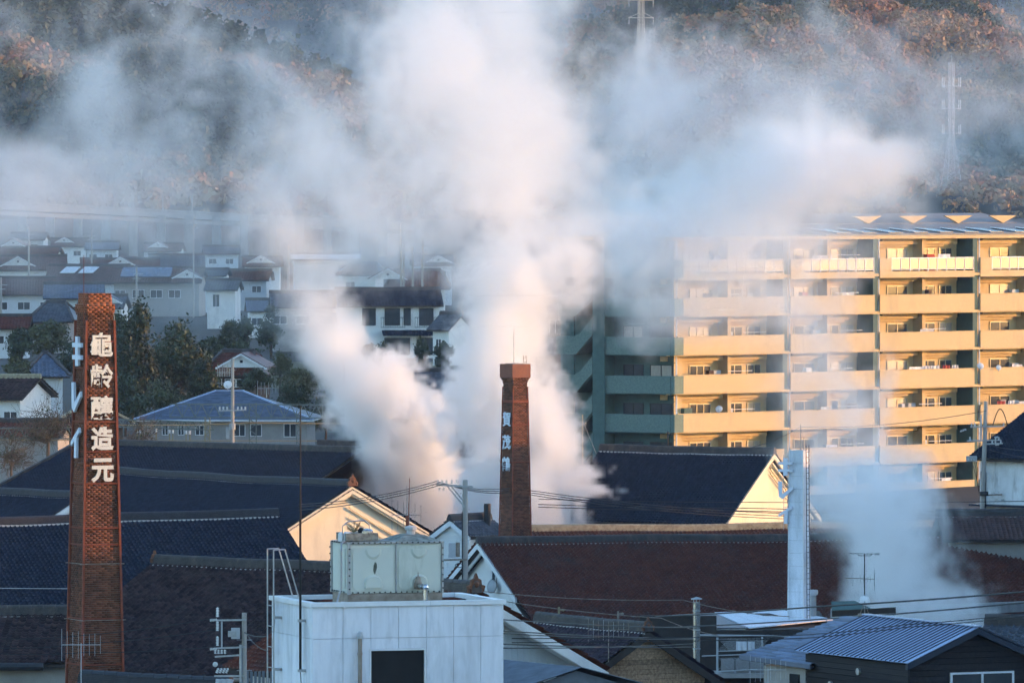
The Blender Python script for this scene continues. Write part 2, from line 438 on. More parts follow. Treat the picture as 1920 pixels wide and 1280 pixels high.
# ------------------------------------------------------------------ lattice towers
def lattice(name, label, cat, px, pyt, pyb, d, wb, wt, knee, arms, m, n=14, r=.09):
    base = W(px, pyb, d); H = (pyb - pyt) * d / F
    o = thing(name, label, cat, base, R(20))
    def half(z):
        k = knee * H
        return wb + (wt - wb) * min(1, z / k)
    zs = [H * (i/n) ** .95 for i in range(n+1)]
    for sx, sy in ((-1,-1),(1,-1),(1,1),(-1,1)):
        b = MB()
        for z0, z1 in zip(zs[:-1], zs[1:]): b.cyl((sx*half(z0), sy*half(z0), z0), (sx*half(z1), sy*half(z1), z1), r, r, 5)
        b.build('leg', m, o)
    b = MB()
    for z0, z1 in zip(zs[:-1], zs[1:]):
        h0, h1 = half(z0), half(z1)
        cs0 = [(-h0,-h0,z0),(h0,-h0,z0),(h0,h0,z0),(-h0,h0,z0)]; cs1 = [(-h1,-h1,z1),(h1,-h1,z1),(h1,h1,z1),(-h1,h1,z1)]
        for k in range(4):
            b.cyl(cs0[k], cs1[(k+1) % 4], r*.6, r*.6, 4); b.cyl(cs0[(k+1) % 4], cs1[k], r*.6, r*.6, 4); b.cyl(cs1[k], cs1[(k+1) % 4], r*.7, r*.7, 4)
    b.build('bracing', m, o)
    for zf, w, kind in arms:
        z = zf * H
        if kind == 'ring':
            b = MB(); h = half(z)
            for k in range(8):
                a0, a1 = k*math.pi/4, (k+1)*math.pi/4
                p0 = (w*math.cos(a0), w*math.sin(a0), z); p1 = (w*math.cos(a1), w*math.sin(a1), z)
                b.cyl(p0, p1, r*1.2, r*1.2, 4); b.cyl(p0, (h*math.cos(a0), h*math.sin(a0), z), r*.8, r*.8, 4)
                b.cyl(p0, (h*math.cos(a0), h*math.sin(a0), z - w*.7), r*.6, r*.6, 4)
            b.build('platform', m, o)
            for k in range(6):
                a0 = k*math.pi/3 + .3
                MB().cyl((w*math.cos(a0), w*math.sin(a0), z - .2), (w*math.cos(a0), w*math.sin(a0), z + H*.075), r*1.1, r*1.1, 6).build('antenna_panel', M['whitep'], o)
        else:
            b = MB(); h = half(z)
            b.cyl((-w, 0, z), (w, 0, z), r*1.3, r*1.3, 5)
            for s in (-1, 1):
                b.cyl((s*w, 0, z), (s*h, -h, z + w*.35), r*.9, r*.9, 4); b.cyl((s*w, 0, z), (s*h, h, z), r*.9, r*.9, 4)
            b.build('cross_arm', m, o)
            for s in (-1, 1): MB().cyl((s*w*.95, 0, z), (s*w*.95, 0, z - w*.5), r*.8, r*.8, 5).build('insulator', M['porc'], o)
    MB().cyl((0,0,H), (0,0,H*1.08), r*.8, r*.3, 5).build('lightning_rod', m, o)
    return o
lattice('radio_tower', 'pale red and white lattice radio tower with three antenna rings on the hillside', 'tower', 1784, 118, 338, 1900, 1.7, .55, .36, [(.80,2.3,'ring'),(.61,2.3,'ring'),(.40,2.3,'ring')], M['tower'], 18, .085)
lattice('power_pylon', 'power pylon with cross arms on the mountain behind the steam', 'pylon', 1202, -40, 165, 2000, 1.3, .6, .62, [(.93,3.4,'x'),(.80,3.4,'x'),(.64,3.4,'x')], M['pylon'], 16, .085)

# ------------------------------------------------------------------ viaduct
vd = thing('viaduct', 'long pale concrete railway viaduct below the wooded slope', 'viaduct', (0,0,0))
for nm, (ya, yb, h, dd, m) in {'deck': (386, 404, 11, 1500, 'conc'), 'parapet': (377, 396, 3, 1497, 'conc'), 'noise_wall': (398, 414, 7, 1470, 'conc')}.items():
    a = W(-30, ya, dd); b = W(760, yb + 22, dd + 50)
    MB().beam(a, b, 6 if nm == 'deck' else .4, h * dd / F).build(nm, M[m], vd)
for k in range(15):
    p = W(-10 + 52*k, 404, 1500)
    MB().box(p.x-.8, p.x+.8, p.y-1.5, p.y+1.5, gz(1500)-1, p.z).build('pier', M['conc'], vd)
for k in range(7):
    p = W(30 + 55*k, 385 + 2.4*k, 1496)
    MB().cyl(p, p + Vector((0,0,3.4)), .12, .1, 5).build('mast', M['galv'], vd)
# ------------------------------------------------------------------ tiled roofs
def tile_sheet(L, V, m, tw=.28, tv=.25, amp=.035, step=.045, hipL=0.0, hipR=0.0, nu=5, style='wave', jitter=.006, seed=0, sag=0.0):
    """roof slope of real overlapping tiles; x along the ridge, -y down the slope"""
    rng = np.random.default_rng(seed)
    cols = max(1, int(round(L / tw))); rows = max(1, int(round(V / tv))); tw = L / cols; tv = V / rows
    us = np.arange(nu) / (nu - 1)
    if style == 'wave': prof = amp * (np.cos(2*np.pi*us) * .6 + .35*np.cos(4*np.pi*us + .7)); prof[-1] = prof[0]
    elif style == 'flat': prof = np.zeros(nu)
    else: prof = amp * np.sin(np.pi*us)
    c, r, k = np.meshgrid(np.arange(cols), np.arange(rows), np.arange(nu), indexing='ij')
    jz = rng.normal(0, jitter, (cols, rows, 1)); jt = rng.normal(0, jitter, (cols, rows, 1))
    x = (c + us[k]) * tw
    sg = -sag * np.sin(np.pi * x / L) - sag * .35 * np.sin(np.pi * 5.3 * x / L + seed) * np.sin(np.pi * x / L)
    z0 = prof[k] + jz + sg; z1 = prof[k] + step + jz + jt + sg
    ya = -r * tv; yb = -(r + 1) * tv - .012
    top = np.stack([x, ya + 0*x, z0], -1); bot = np.stack([x, yb + 0*x, z1], -1); lip = np.stack([x, yb + 0*x, z1 - step*1.2], -1)
    v = np.stack([top, bot, lip], 3)          # cols,rows,nu,3,3
    idx = np.arange(cols*rows*nu*3).reshape(cols, rows, nu, 3)
    q1 = np.stack([idx[:,:,:-1,0], idx[:,:,:-1,1], idx[:,:,1:,1], idx[:,:,1:,0]], -1)
    q2 = np.stack([idx[:,:,:-1,1], idx[:,:,:-1,2], idx[:,:,1:,2], idx[:,:,1:,1]], -1)
    tint = rng.random((cols, rows)); tt = np.repeat(tint[:,:,None], nu-1, 2)
    uc = (np.arange(cols) + .5)[:,None] * tw; vc = (np.arange(rows) + .5)[None] / rows
    keep = (uc >= hipL * (1 - vc)) & (uc <= L - hipR * (1 - vc))
    kk = np.repeat(keep[:,:,None], nu-1, 2).ravel()
    q = np.concatenate([q1.reshape(-1,4)[kk], q2.reshape(-1,4)[kk]]); t = np.concatenate([tt.ravel()[kk]]*2)
    vv = v.reshape(-1, 3)
    used, inv = np.unique(q, return_inverse=True)
    return np_mesh('roof_tiles', vv[used], inv.reshape(-1, 4), m, t)

def ornament(o, x, z, s=1.0, m='ornament'):
    b = MB()
    b.prism([(x, -.34*s, z-.15*s), (x, .34*s, z-.15*s), (x, .40*s, z+.1*s), (x, .24*s, z+.16*s), (x, .22*s, z+.34*s), (x, .08*s, z+.42*s), (x, 0, z+.62*s), (x, -.08*s, z+.42*s), (x, -.22*s, z+.34*s), (x, -.24*s, z+.16*s), (x, -.40*s, z+.1*s)], (.16*s, 0, 0))
    b.sphere((x+.1*s, 0, z+.16*s), .15*s, 8, 5)
    for sy in (-1, 1): b.sphere((x+.1*s, sy*.28*s, z), .11*s, 6, 4)
    b.build('ridge_ornament', M[m], o)

def roof_on(o, L, hwF, hwB, rise, zr, tm, ridge_m='ridge', tw=.28, og=.0, scal=True, hipL=0, hipR=0, hipLB=None, ridge_h=.34, nu=5, style='wave', tv=.25, seed=0, ridge=True, amp=.06, step=None):
    """both slopes, ridge and plaster scallops on object o; ridge along local x from 0 to L at height zr"""
    sag = .0 if (hipL or hipR) else .0035 * L
    sgf = lambda x: -sag * math.sin(math.pi * min(max(x, 0), L) / L) - sag * .35 * math.sin(math.pi * 5.3 * x / L + seed) * math.sin(math.pi * min(max(x, 0), L) / L)
    slope = math.atan2(rise, min(hwF, hwB))
    lenF = hwF / math.cos(slope); lenB = hwB / math.cos(slope)
    st = step or (.05 if style == 'wave' else .02)
    place(tile_sheet(L, lenF, M[tm], tw, tv, amp, st, hipL, hipR, nu, style, seed=seed, sag=sag), 'roof_tiles', o, (0, 0, zr), (slope, 0, 0), 'stuff')
    place(tile_sheet(L, lenB, M[tm], tw*2, tv*2, amp*1.5, st, hipR, hipL, 4, style, seed=seed+1, sag=sag), 'roof_tiles', o, (L, 0, zr), (slope, 0, math.pi), 'stuff')
    u = MB()   # boards below the tiles
    for hw, s in ((hwF, -1), (hwB, 1)):
        dz = hw * math.tan(slope)
        u.prism([(hipL if hipL else 0, 0, zr-.07-sag*1.4), (L - hipR, 0, zr-.07-sag*1.4), (L, s*hw, zr-.07-dz-sag*1.4), (0, s*hw, zr-.07-dz-sag*1.4)], (0, 0, -.10))
    u.build('roof_deck', M['beamd'], o)
    if hipL or hipR:
        for h_, x0, sg in ((hipL, 0, 1), (hipR, L, -1)):
            if not h_: continue
            b = MB(); dzF = hwF * math.tan(slope); dzB = hwB * math.tan(slope)
            b.prism([(x0 + sg*h_, 0, zr), (x0, -hwF, zr-dzF), (x0, hwB, zr-dzB)], (0, 0, -.08))
            b.build('hip_end', M[tm], o)
            b = MB(); b.beam((x0 + sg*h_, 0, zr+.1), (x0, -hwF, zr-dzF+.1), .26, .2); b.build('hip_ridge', M[ridge_m], o)
            b = MB(); b.beam((x0 + sg*h_, 0, zr+.1), (x0, hwB, zr-dzB+.1), .26, .2); b.build('hip_ridge', M[ridge_m], o)
    if ridge:
        b = MB(); x0, x1 = hipL - .05, L - hipR + .05
        n = max(2, int((x1-x0)/.5))
        for k in range(n):
            xa = x0 + (x1-x0)*k/n; xb = x0 + (x1-x0)*(k+1)/n; za, zb_ = sgf(xa), sgf(xb)
            for w_, h0, h1 in ((.20, -.05, ridge_h*.18), (.185, ridge_h*.18, ridge_h*.36), (.17, ridge_h*.36, ridge_h*.53), (.15, ridge_h*.53, ridge_h*.7)):
                b.add([(xa,-w_,zr+h0+za),(xb,-w_,zr+h0+zb_),(xb,w_,zr+h0+zb_),(xa,w_,zr+h0+za),(xa,-w_,zr+h1+za),(xb,-w_,zr+h1+zb_),(xb,w_,zr+h1+zb_),(xa,w_,zr+h1+za)],
                      [(4,5,6,7),(0,1,5,4),(2,3,7,6)] + ([(3,0,4,7)] if k == 0 else []) + ([(1,2,6,5)] if k == n-1 else []))
        for k in range(n):
            xa = x0 + (x1-x0)*k/n; xb = x0 + (x1-x0)*(k+1)/n - .01
            b.cyl((xa, 0, zr + ridge_h*.75 + sgf(xa)), (xb, 0, zr + ridge_h*.75 + sgf(xb)), .115, .125, 8)
        b.build('ridge', M[ridge_m], o)
        if scal:
            b = MB(); cols = int(round((x1-x0)/tw)); 
            for k in range(cols):
                xc = x0 + (k+.5)*(x1-x0)/cols; h = tw*.46
                pts = [(xc + h*math.cos(a), -.235, zr - .09 + sgf(xc) - .14*math.sin(a)) for a in np.linspace(0, math.pi, 6)]
                b.prism(pts, (0, .05, 0))
            b.build('ridge_plaster', M['scallop'], o, kind='stuff')
    return slope

def gable_walls(o, L, hw, rise, zr, zb, m, og=.5, hwB=None, inset=.6):
    """wall box with gable ends, set in from the roof edges"""
    hb = (hwB or hw); s = rise / min(hw, hb)
    def ring(x):
        yf, yb = -(hw - inset), hb - inset
        return [(x, yf, zb), (x, yb, zb), (x, yb, zr - .26 - .005*L - s*yb), (x, 0, zr - .26 - .005*L), (x, yf, zr - .26 - .005*L + s*yf)]
    MB().prism(ring(og), (L - 2*og, 0, 0)).build('wall', M[m], o)

def barge(o, x, hw, rise, zr, m, w=.32, t=.12, hwB=None, drop=.05, sides=(-1, 1)):
    for s in sides:
        h = hw if s < 0 else (hwB or hw); sl = rise / min(hw, hwB or hw)
        p = [(x, 0, zr - drop), (x, s*h, zr - drop - sl*h), (x, s*h, zr - drop - sl*h - w), (x, 0, zr - drop - w)]
        MB().prism(p, (t, 0, 0)).build('bargeboard', M[m], o)

_win = {}
ZR = {}
def window(o, x, z, w, h, face='front', off=0.0, pane='glass', frame='whitep', sash=2, fw=.05):
    """sliding window with frame and panes; face front = -y, left = -x, right = +x"""
    key = (round(w,2), round(h,2), pane, frame, sash)
    if key not in _win:
        f = MB(); 
        f.box(-w/2, w/2, -.05, .03, -h/2, -h/2+fw); f.box(-w/2, w/2, -.05, .03, h/2-fw, h/2)
        for k in range(sash+1):
            xc = -w/2 + fw/2 + (w-fw)*k/sash
            f.box(xc-fw/2, xc+fw/2, -.05-.004*(k % 2), .03, -h/2+fw, h/2-fw)
        fm = f.mesh('window', M[frame])
        pm = MB().box(-w/2+fw, w/2-fw, -.012, .012, -h/2+fw, h/2-fw).mesh('pane', M[pane])
        _win[key] = (fm, pm)
    fm, pm = _win[key]
    rot = {'front': 0, 'left': -math.pi/2, 'right': math.pi/2, 'back': math.pi}[face]
    loc = {'front': (x, off-.01, z), 'left': (off-.01, x, z), 'right': (off+.01, x, z), 'back': (x, off+.01, z)}[face]
    wo = place(fm, 'window', o, loc, (0, 0, rot))
    place(pm, 'pane', wo)
    return wo

def ridge_origin(px, py, d, yaw, L, end='left'):
    """ground point under the left end of the ridge whose left or right end shows at (px, py)"""
    p = W(px, py, d)
    if end == 'right': p = p - Vector((math.cos(yaw)*L, math.sin(yaw)*L, 0))
    return p

def kura(name, label, cat, px, py, d, yaw, L, hwF, hwB, rise, tm, wall='plaster', end='left', zb=0.0, ridge_m='ridge', bl=None, br=None, orn=(), hipL=0, hipR=0, tw=.28, seed=0, og=.45, scal=True, nu=5, ridge_h=.34, style='wave', tv=.25, group=None, walls=True, inset=.6, amp=.06, step=None):
    yaw = R(yaw)
    p = ridge_origin(px, py, d, yaw, L, end)
    o = thing(name, label, cat, (p.x, p.y, zb), yaw, group)
    zr = p.z - zb - ridge_h*.6
    roof_on(o, L, hwF, hwB, rise, zr, tm, ridge_m, tw, og, scal, hipL, hipR, ridge_h=ridge_h, nu=nu, style=style, tv=tv, seed=seed, amp=amp, step=step)
    if walls:
        hm = min(hwF, hwB)
        if hipL or hipR:
            MB().box(og + .3, L - og - .3, -(hwF-inset), hwB-inset, 0, zr - .2 - rise*max(hwF-inset, hwB-inset)/hm).build('wall', M[wall], o)
        else:
            gable_walls(o, L, hwF, rise, zr, 0, wall, og, hwB, inset)
    if bl: barge(o, -.02, hwF if hwF < hwB*1.3 else hwB, rise, zr, bl, hwB=hwB)
    if br: barge(o, L - .10, hwF if hwF < hwB*1.3 else hwB, rise, zr, br, hwB=hwB)
    for e, s in orn: ornament(o, L - .1 if e == 'R' else -.06, zr + .1, s)
    ZR[o.name] = zr
    return o
# ------------------------------------------------------------------ brewery halls (roofs in rows)
b1 = kura('brewery_hall', 'long brown tiled brewery hall with white left gable and satellite dish', 'brewery hall', 895, 1010, 469, 23, 46, 8.3, 5.7, 2.95, 'tbrown', og=.7, bl='whitep', seed=1, amp=.085, step=.085)
zr = ZR[b1.name]
MB().box(.3, 45.5, -7.4, -5.0, 0, zr - 8.3*.5176 + .2).build('lean_to_wall', M['beamd'], b1)
barge(b1, .28, 4.6, 2.95*4.6/5.7, zr - .38, 'whitep', w=.22, t=.10)
window(b1, -1.0, zr - 2.0, .62, 1.05, 'left', .66, sash=1, frame='whitep')
dish = MB(); c = Vector((.35, -2.2, zr - 2.55))
dish.lathe((0,0,0), [(.02,.10),(.25,.07),(.40,.0),(.42,.0),(.26,.05),(.02,.08)], 14)
do = dish.build('satellite_dish', M['concl'], None, b1.matrix_world @ Vector((0,0,0)), (0,0,0), smooth=True)
bpy.context.view_layer.update()
do.location = b1.matrix_world @ Vector((.30, -1.5, zr - 2.5)); do.rotation_euler = (R(80), 0, R(-45))
tag(do, 'grey satellite dish on the white gable of the long brown hall', 'satellite dish')
b = MB(); b.cyl((.65,-1.5,zr-2.6),(.30,-1.5,zr-2.5),.03,.03,6); b.build('dish_bracket', M['galv'], b1)

b2 = kura('brewery_hall', 'steep navy tiled hall with sun-tinted cream gable behind the white chimney', 'brewery hall', 1452, 843, 517, -32.5, 13.2, 6.0, 6.0, 4.35, 'tblue', end='right', ridge_m='ridge', br='plaster_sun', wall='plaster_sun', seed=2)
zr2 = ZR[b2.name]
for k, (dz, w, xo) in enumerate(((.55, .12, -.22), (.95, .07, -.34), (1.25, .07, -.34))): barge(b2, 13.2 + xo, 5.2 - .3*k, 4.35*(5.2 - .3*k)/6.0, zr2 - dz, 'plaster_sun', w=w, t=.10, sides=(1,))
b2b = kura('low_hall', 'low brown hall whose ridge is tinted as sunlit behind the long brown hall', 'hall', 990, 988, 494, 20, 36, 4.0, 4.0, 1.7, 'tbrown', ridge_m='ridge_sun', scal=False, seed=3, wall='plaster', orn=())
b3 = kura('brewery_hall', 'navy tiled hall with the broad sunlit white gable behind the water tank', 'brewery hall', 661, 903, 500, -55, 30, 7.5, 7.5, 3.9, 'tblue', end='right', ridge_m='ridgeb', wall='plaster_sun', seed=4, orn=(('R', 1.0),), og=.55)
zr3 = ZR[b3.name]
for k, (dz, w, xo, t, cut) in enumerate(((.05, .42, -.10, .10, 1), (.47, .12, -.30, .20, .98), (1.30, .12, -.42, .10, .93), (1.95, .07, -.48, .07, .90), (2.3, .07, -.48, .07, .88))):
    barge(b3, 30 + xo, 7.5*cut, 3.9*cut, zr3 - dz, 'plaster_sun', w=w, t=t, sides=(1,) if k > 1 else (-1, 1))
b4 = kura('brewery_hall', 'navy tiled roof with sloping right verge crossing behind the tall brick chimney', 'brewery hall', 520, 957, 455, 28, 36, 6.3, 6.3, 4.25, 'tblue', end='right', ridge_m='ridgeb', wall='wallg', seed=5)
b5 = kura('brewery_hall', 'wide navy tiled roof with hipped left end farthest back by the railway', 'brewery hall', 115, 825, 545, -40, 27, 9, 9, 3.8, 'tblue', ridge_m='ridge', hipL=1.5, wall='wallg', seed=6)
b6 = kura('storehouse', 'navy tiled storehouse with a sliver of sunlit gable left of the tall brick chimney', 'storehouse', 152, 925, 478, -55, 16, 5.5, 5.5, 3.0, 'tblue', end='right', ridge_m='ridgeb', br='plaster', seed=7)
b7 = kura('old_house', 'old mossy brown tiled roof between the tall brick chimney and the white building', 'house', 290, 1045, 357, -35, 13, 9, 9, 4.25, 'tmoss', ridge_m='ridge', wall='woodb', seed=8, orn=(('L', .7),), tw=.27, tv=.22)
g = MB(); g.cyl((.2,-9.05,ZR[b7.name]-4.35),(12.8,-9.05,ZR[b7.name]-4.35),.09,.09,8); g.build('gutter', M['rusty'], b7)
b8 = kura('old_house', 'brown tiled roof at the foot of the tall brick chimney on its left', 'house', 192, 1140, 333, -5, 16, 4.5, 4.5, 1.75, 'tmoss', end='right', wall='wallg', seed=9)
g = MB(); g.cyl((-.2,-4.6,ZR[b8.name]-1.95),(14.2,-4.6,ZR[b8.name]-1.95),.16,.16,8); g.build('gutter', M['darkm'], b8)
b9 = kura('plank_house', 'purple brown tiled house with weathered plank gable', 'house', 1216, 1172, 333, -60, 9.2, 3.6, 3.6, 2.2, 'tpurple', end='right', wall='woodb', seed=10, orn=(('R', .75),), br='beamd')
zr9 = ZR[b9.name]
for k in range(12):
    z1 = zr9 - .42 - k*.205; z0 = z1 - .195
    if z0 < 0: break
    ha, hb_ = [min(2.98, max(.05, (zr9 - .22 - z) * 3.6/2.2)) for z in (z1, z0)]
    dx = .008 * ((k * 7) % 3)
    MB().prism([(8.75, -hb_, z0), (8.75, hb_, z0), (8.75, ha, z1), (8.75, -ha, z1)], (.035 + dx, 0, 0)).build('plank', M['woodw'], b9)
b10 = kura('gabled_house', 'house with long cream bargeboard and white ribbed gable beside the white building', 'house', 893, 1097, 273, -60, 8.5, 5.25, 5.25, 2.85, 'tbrown', end='right', wall='walls', seed=11, orn=(('R', .85),), og=.9)
zr10 = ZR[b10.name]
barge(b10, 8.5 - .06, 5.25, 2.85, zr10 - .02, 'plaster', w=.36, t=.07)
barge(b10, 8.5 - .55, 5.0, 2.7, zr10 - .30, 'plaster', w=.10, t=.45)
b = MB()
for k in range(38):
    y = -4.3 + k*.23; h = zr10 - .6 - abs(y)*2.85/5.25
    b.box(7.6, 7.63, y, y+.06, 0, h)
b.build('siding_ribs', M['walls'], b10, kind='stuff')
b13 = kura('storehouse', 'white walled storehouse with stained plaster and navy roof at the right edge', 'storehouse', 1930, 760, 492, -45, 14, 5.5, 5.5, 2.8, 'tblue', wall='stained', seed=12, ridge_m='ridgeb', og=.3, amp=.07)
MB().box(.0, 13, -5.6, -4.88, 7.9, 8.02).build('pent_roof', M['tblue'], b13)
MB().box(.5, .8, -5.05, -4.905, 3.0, 10.0).build('corner_tiling', M['tgrey'], b13)
b14 = kura('low_house', 'small brown tiled roof below the stained storehouse', 'house', 1756, 958, 482, 4, 6.0, 3.0, 3.0, 1.35, 'tred', seed=13, wall='wallg')
b14b = kura('low_house', 'narrow brown roof at the right edge behind the long brown hall', 'house', 1892, 966, 486, -8, 4, 2.6, 2.6, 1.2, 'tred', seed=14, wall='plaster')
b15 = kura('small_storehouse', 'small white gabled shed with dark roof beneath the steam', 'shed', 843, 968, 490, 55, 4.2, 1.5, 1.5, .98, 'tgrey', bl='whitep', seed=15, og=.25, inset=.2, ridge_m='ridgeb')
b = MB(); b.cyl((3.3, -.5, ZR[b15.name]-.6), (3.3, -.5, ZR[b15.name]+.9), .22, .22, 10); b.build('flue', M['darkm'], b15)
b16 = kura('back_hall', 'low dark tiled roof between the two steam columns near the railway', 'hall', 596, 828, 556, -8, 11.5, 4.5, 4.5, 1.7, 'tgrey', seed=16, ridge_m='ridge', wall='wallg')
b17 = kura('back_hall', 'dark tiled roof stepping down in front of the navy hall roof', 'hall', 590, 850, 540, -14, 5.0, 3.5, 3.5, 1.4, 'tblue', seed=17, ridge_m='ridge_sun', wall='wallg', scal=True)

# tall white lower wall below the apartment block
ww = MB().box(0, 14, 0, .3, 0, 4.6).build('boundary_wall', M['concl'], None, (wx(1470,512), 512, 0), (0,0,R(6)))
tag(ww, 'pale blue white wall below the apartment block beside the stained storehouse', 'wall')

# ------------------------------------------------------------------ unseen blocks added on the sunrise side, sized to shade the near roofs
def block(x, y0, y1, w, h, label):
    o = thing('shade_block', label, 'building', (x, y0, 0))
    MB().box(0, w, 0, y1-y0, 0, h).build('wall', M['conc'], o)
    MB().box(-.2, w+.2, -.2, y1-y0+.2, h, h+.5).build('parapet', M['concl'], o)
    n = int((y1-y0)/12)
    for k in range(n):
        for fl in range(int(h/3.4)):
            window(o, 6+12*k, 1.8+3.4*fl, 4.0, 1.5, 'left', 0, sash=3, frame='darkm')
block(46, 120, 250, 16, 25.5, 'unseen grey shade block added on the sunrise side')
block(46, 254, 392, 14, 20.8, 'lower unseen grey shade block added beside the long hall')
block(46, 396, 484, 14, 17.0, 'lowest unseen grey shade block added near the storehouse')
# ------------------------------------------------------------------ apartment block
AY = R(44)                       # main facade recedes to the right
A0 = W(1255, 330, 600)
ap = thing('apartment_block', 'eight storey cream apartment block with long balconies and green stair end', 'apartment block', (A0.x, A0.y, 0), AY)
TOPS = [18.80 - 2.9*k for k in range(6)]            # balcony parapet tops
BAYS = [(.9, 12.4), (13.1, 22.4), (23.0, 33.7), (34.4, 46)]
ROOF = 23.15
LEN = 46
# core behind the balconies
MB().box(1.15, LEN, 1.9, 3.4, 0, ROOF - .02).build('wall', M['wallc'], ap)
MB().box(1.3, LEN, 3.41, 13, 0, ROOF - .03).build('rear_wall', M['green'], ap)
for k, zt in enumerate([21.7] + TOPS):
    zf = zt - 1.2
    MB().box(.02, LEN, .06, 1.9, zf - .22, zf - .02).build('floor_slab', M['wallc'], ap)
MB().box(-.1, LEN, .3, 13.1, ROOF, ROOF + .25).build('roof_slab', M['wallc'], ap)
# parapets with rounded outer corner at the left end
def parapet(x0, x1, zt, h, m, roundl=False):
    if roundl:
        pts = [(x0 - .0 + .9 - .9*math.sin(a), .9 - .9*math.cos(a)) for a in np.linspace(0, math.pi/2, 9)]
        pts = [(x1, 0)] + pts + [(x0, 1.9)]
        for (xa, ya), (xb, yb) in zip(pts[:-1], pts[1:]):
            pass
        b = MB(); n = len(pts); t = .14
        outer = [(x, y) for x, y in pts]
        inner = [(x1, t)] + [(x0 + .9 - (.9-t)*math.sin(a), .9 - (.9-t)*math.cos(a)) for a in np.linspace(0, math.pi/2, 9)] + [(x0 + t, 1.9)]
        vs = [(x, y, zt-h) for x, y in outer] + [(x, y, zt-h) for x, y in inner] + [(x, y, zt) for x, y in outer] + [(x, y, zt) for x, y in inner]
        fs = []
        for i in range(n-1):
            fs += [(i, i+1, 2*n+i+1, 2*n+i), (n+i, 3*n+i, 3*n+i+1, n+i+1), (2*n+i, 2*n+i+1, 3*n+i+1, 3*n+i), (i, n+i, n+i+1, i+1)]
        fs += [(0, 2*n, 3*n, n), (n-1, 2*n-1, 4*n-1, 3*n-1)]
        b.add(vs, fs); return b.build('balcony_parapet', M[m], ap)
    return MB().box(x0, x1, 0, .14, zt-h, zt).build('balcony_parapet', M[m], ap)
for k, zt in enumerate(TOPS):
    for i, (x0, x1) in enumerate(BAYS):
        parapet(x0, x1, zt, 1.34, 'cream', False)
    for i, (x0, x1) in enumerate(BAYS):
        MB().box(x0 + .01, x1 - .01, -.03, .16, zt + .002, zt + .06).build('parapet_coping', M['wallc'], ap)
# glazed parapets on the top floor
for i, (x0, x1) in enumerate(BAYS):
    MB().box(x0, x1, 0, .14, 20.15, 20.65).build('balcony_parapet', M['cream'], ap)
    MB().box(x0, x0 + 1.3, -.002, .142, 20.652, 21.66).build('balcony_parapet', M['cream'], ap)
    n = int((x1 - x0 - 1.4) / .95)
    b = MB(); b.box(x0+1.3, x1, .03, .11, 21.62, 21.70); b.box(x0+1.3, x1, .04, .10, 20.76, 20.81)
    for j in range(n+1): 
        xx = x0+1.32 + (x1-x0-1.4)*j/n; b.box(xx, xx+.06, .025, .115, 20.652, 21.62)
    rail = b.build('railing', M['whitep'], ap)
    for j in range(n):
        xx = x0+1.38 + (x1-x0-1.4)*j/n
        MB().box(xx + .03, xx + (x1-x0-1.4)/n - .09, .06, .075, 20.83, 21.60).build('glass_panel', M['frost'], rail)
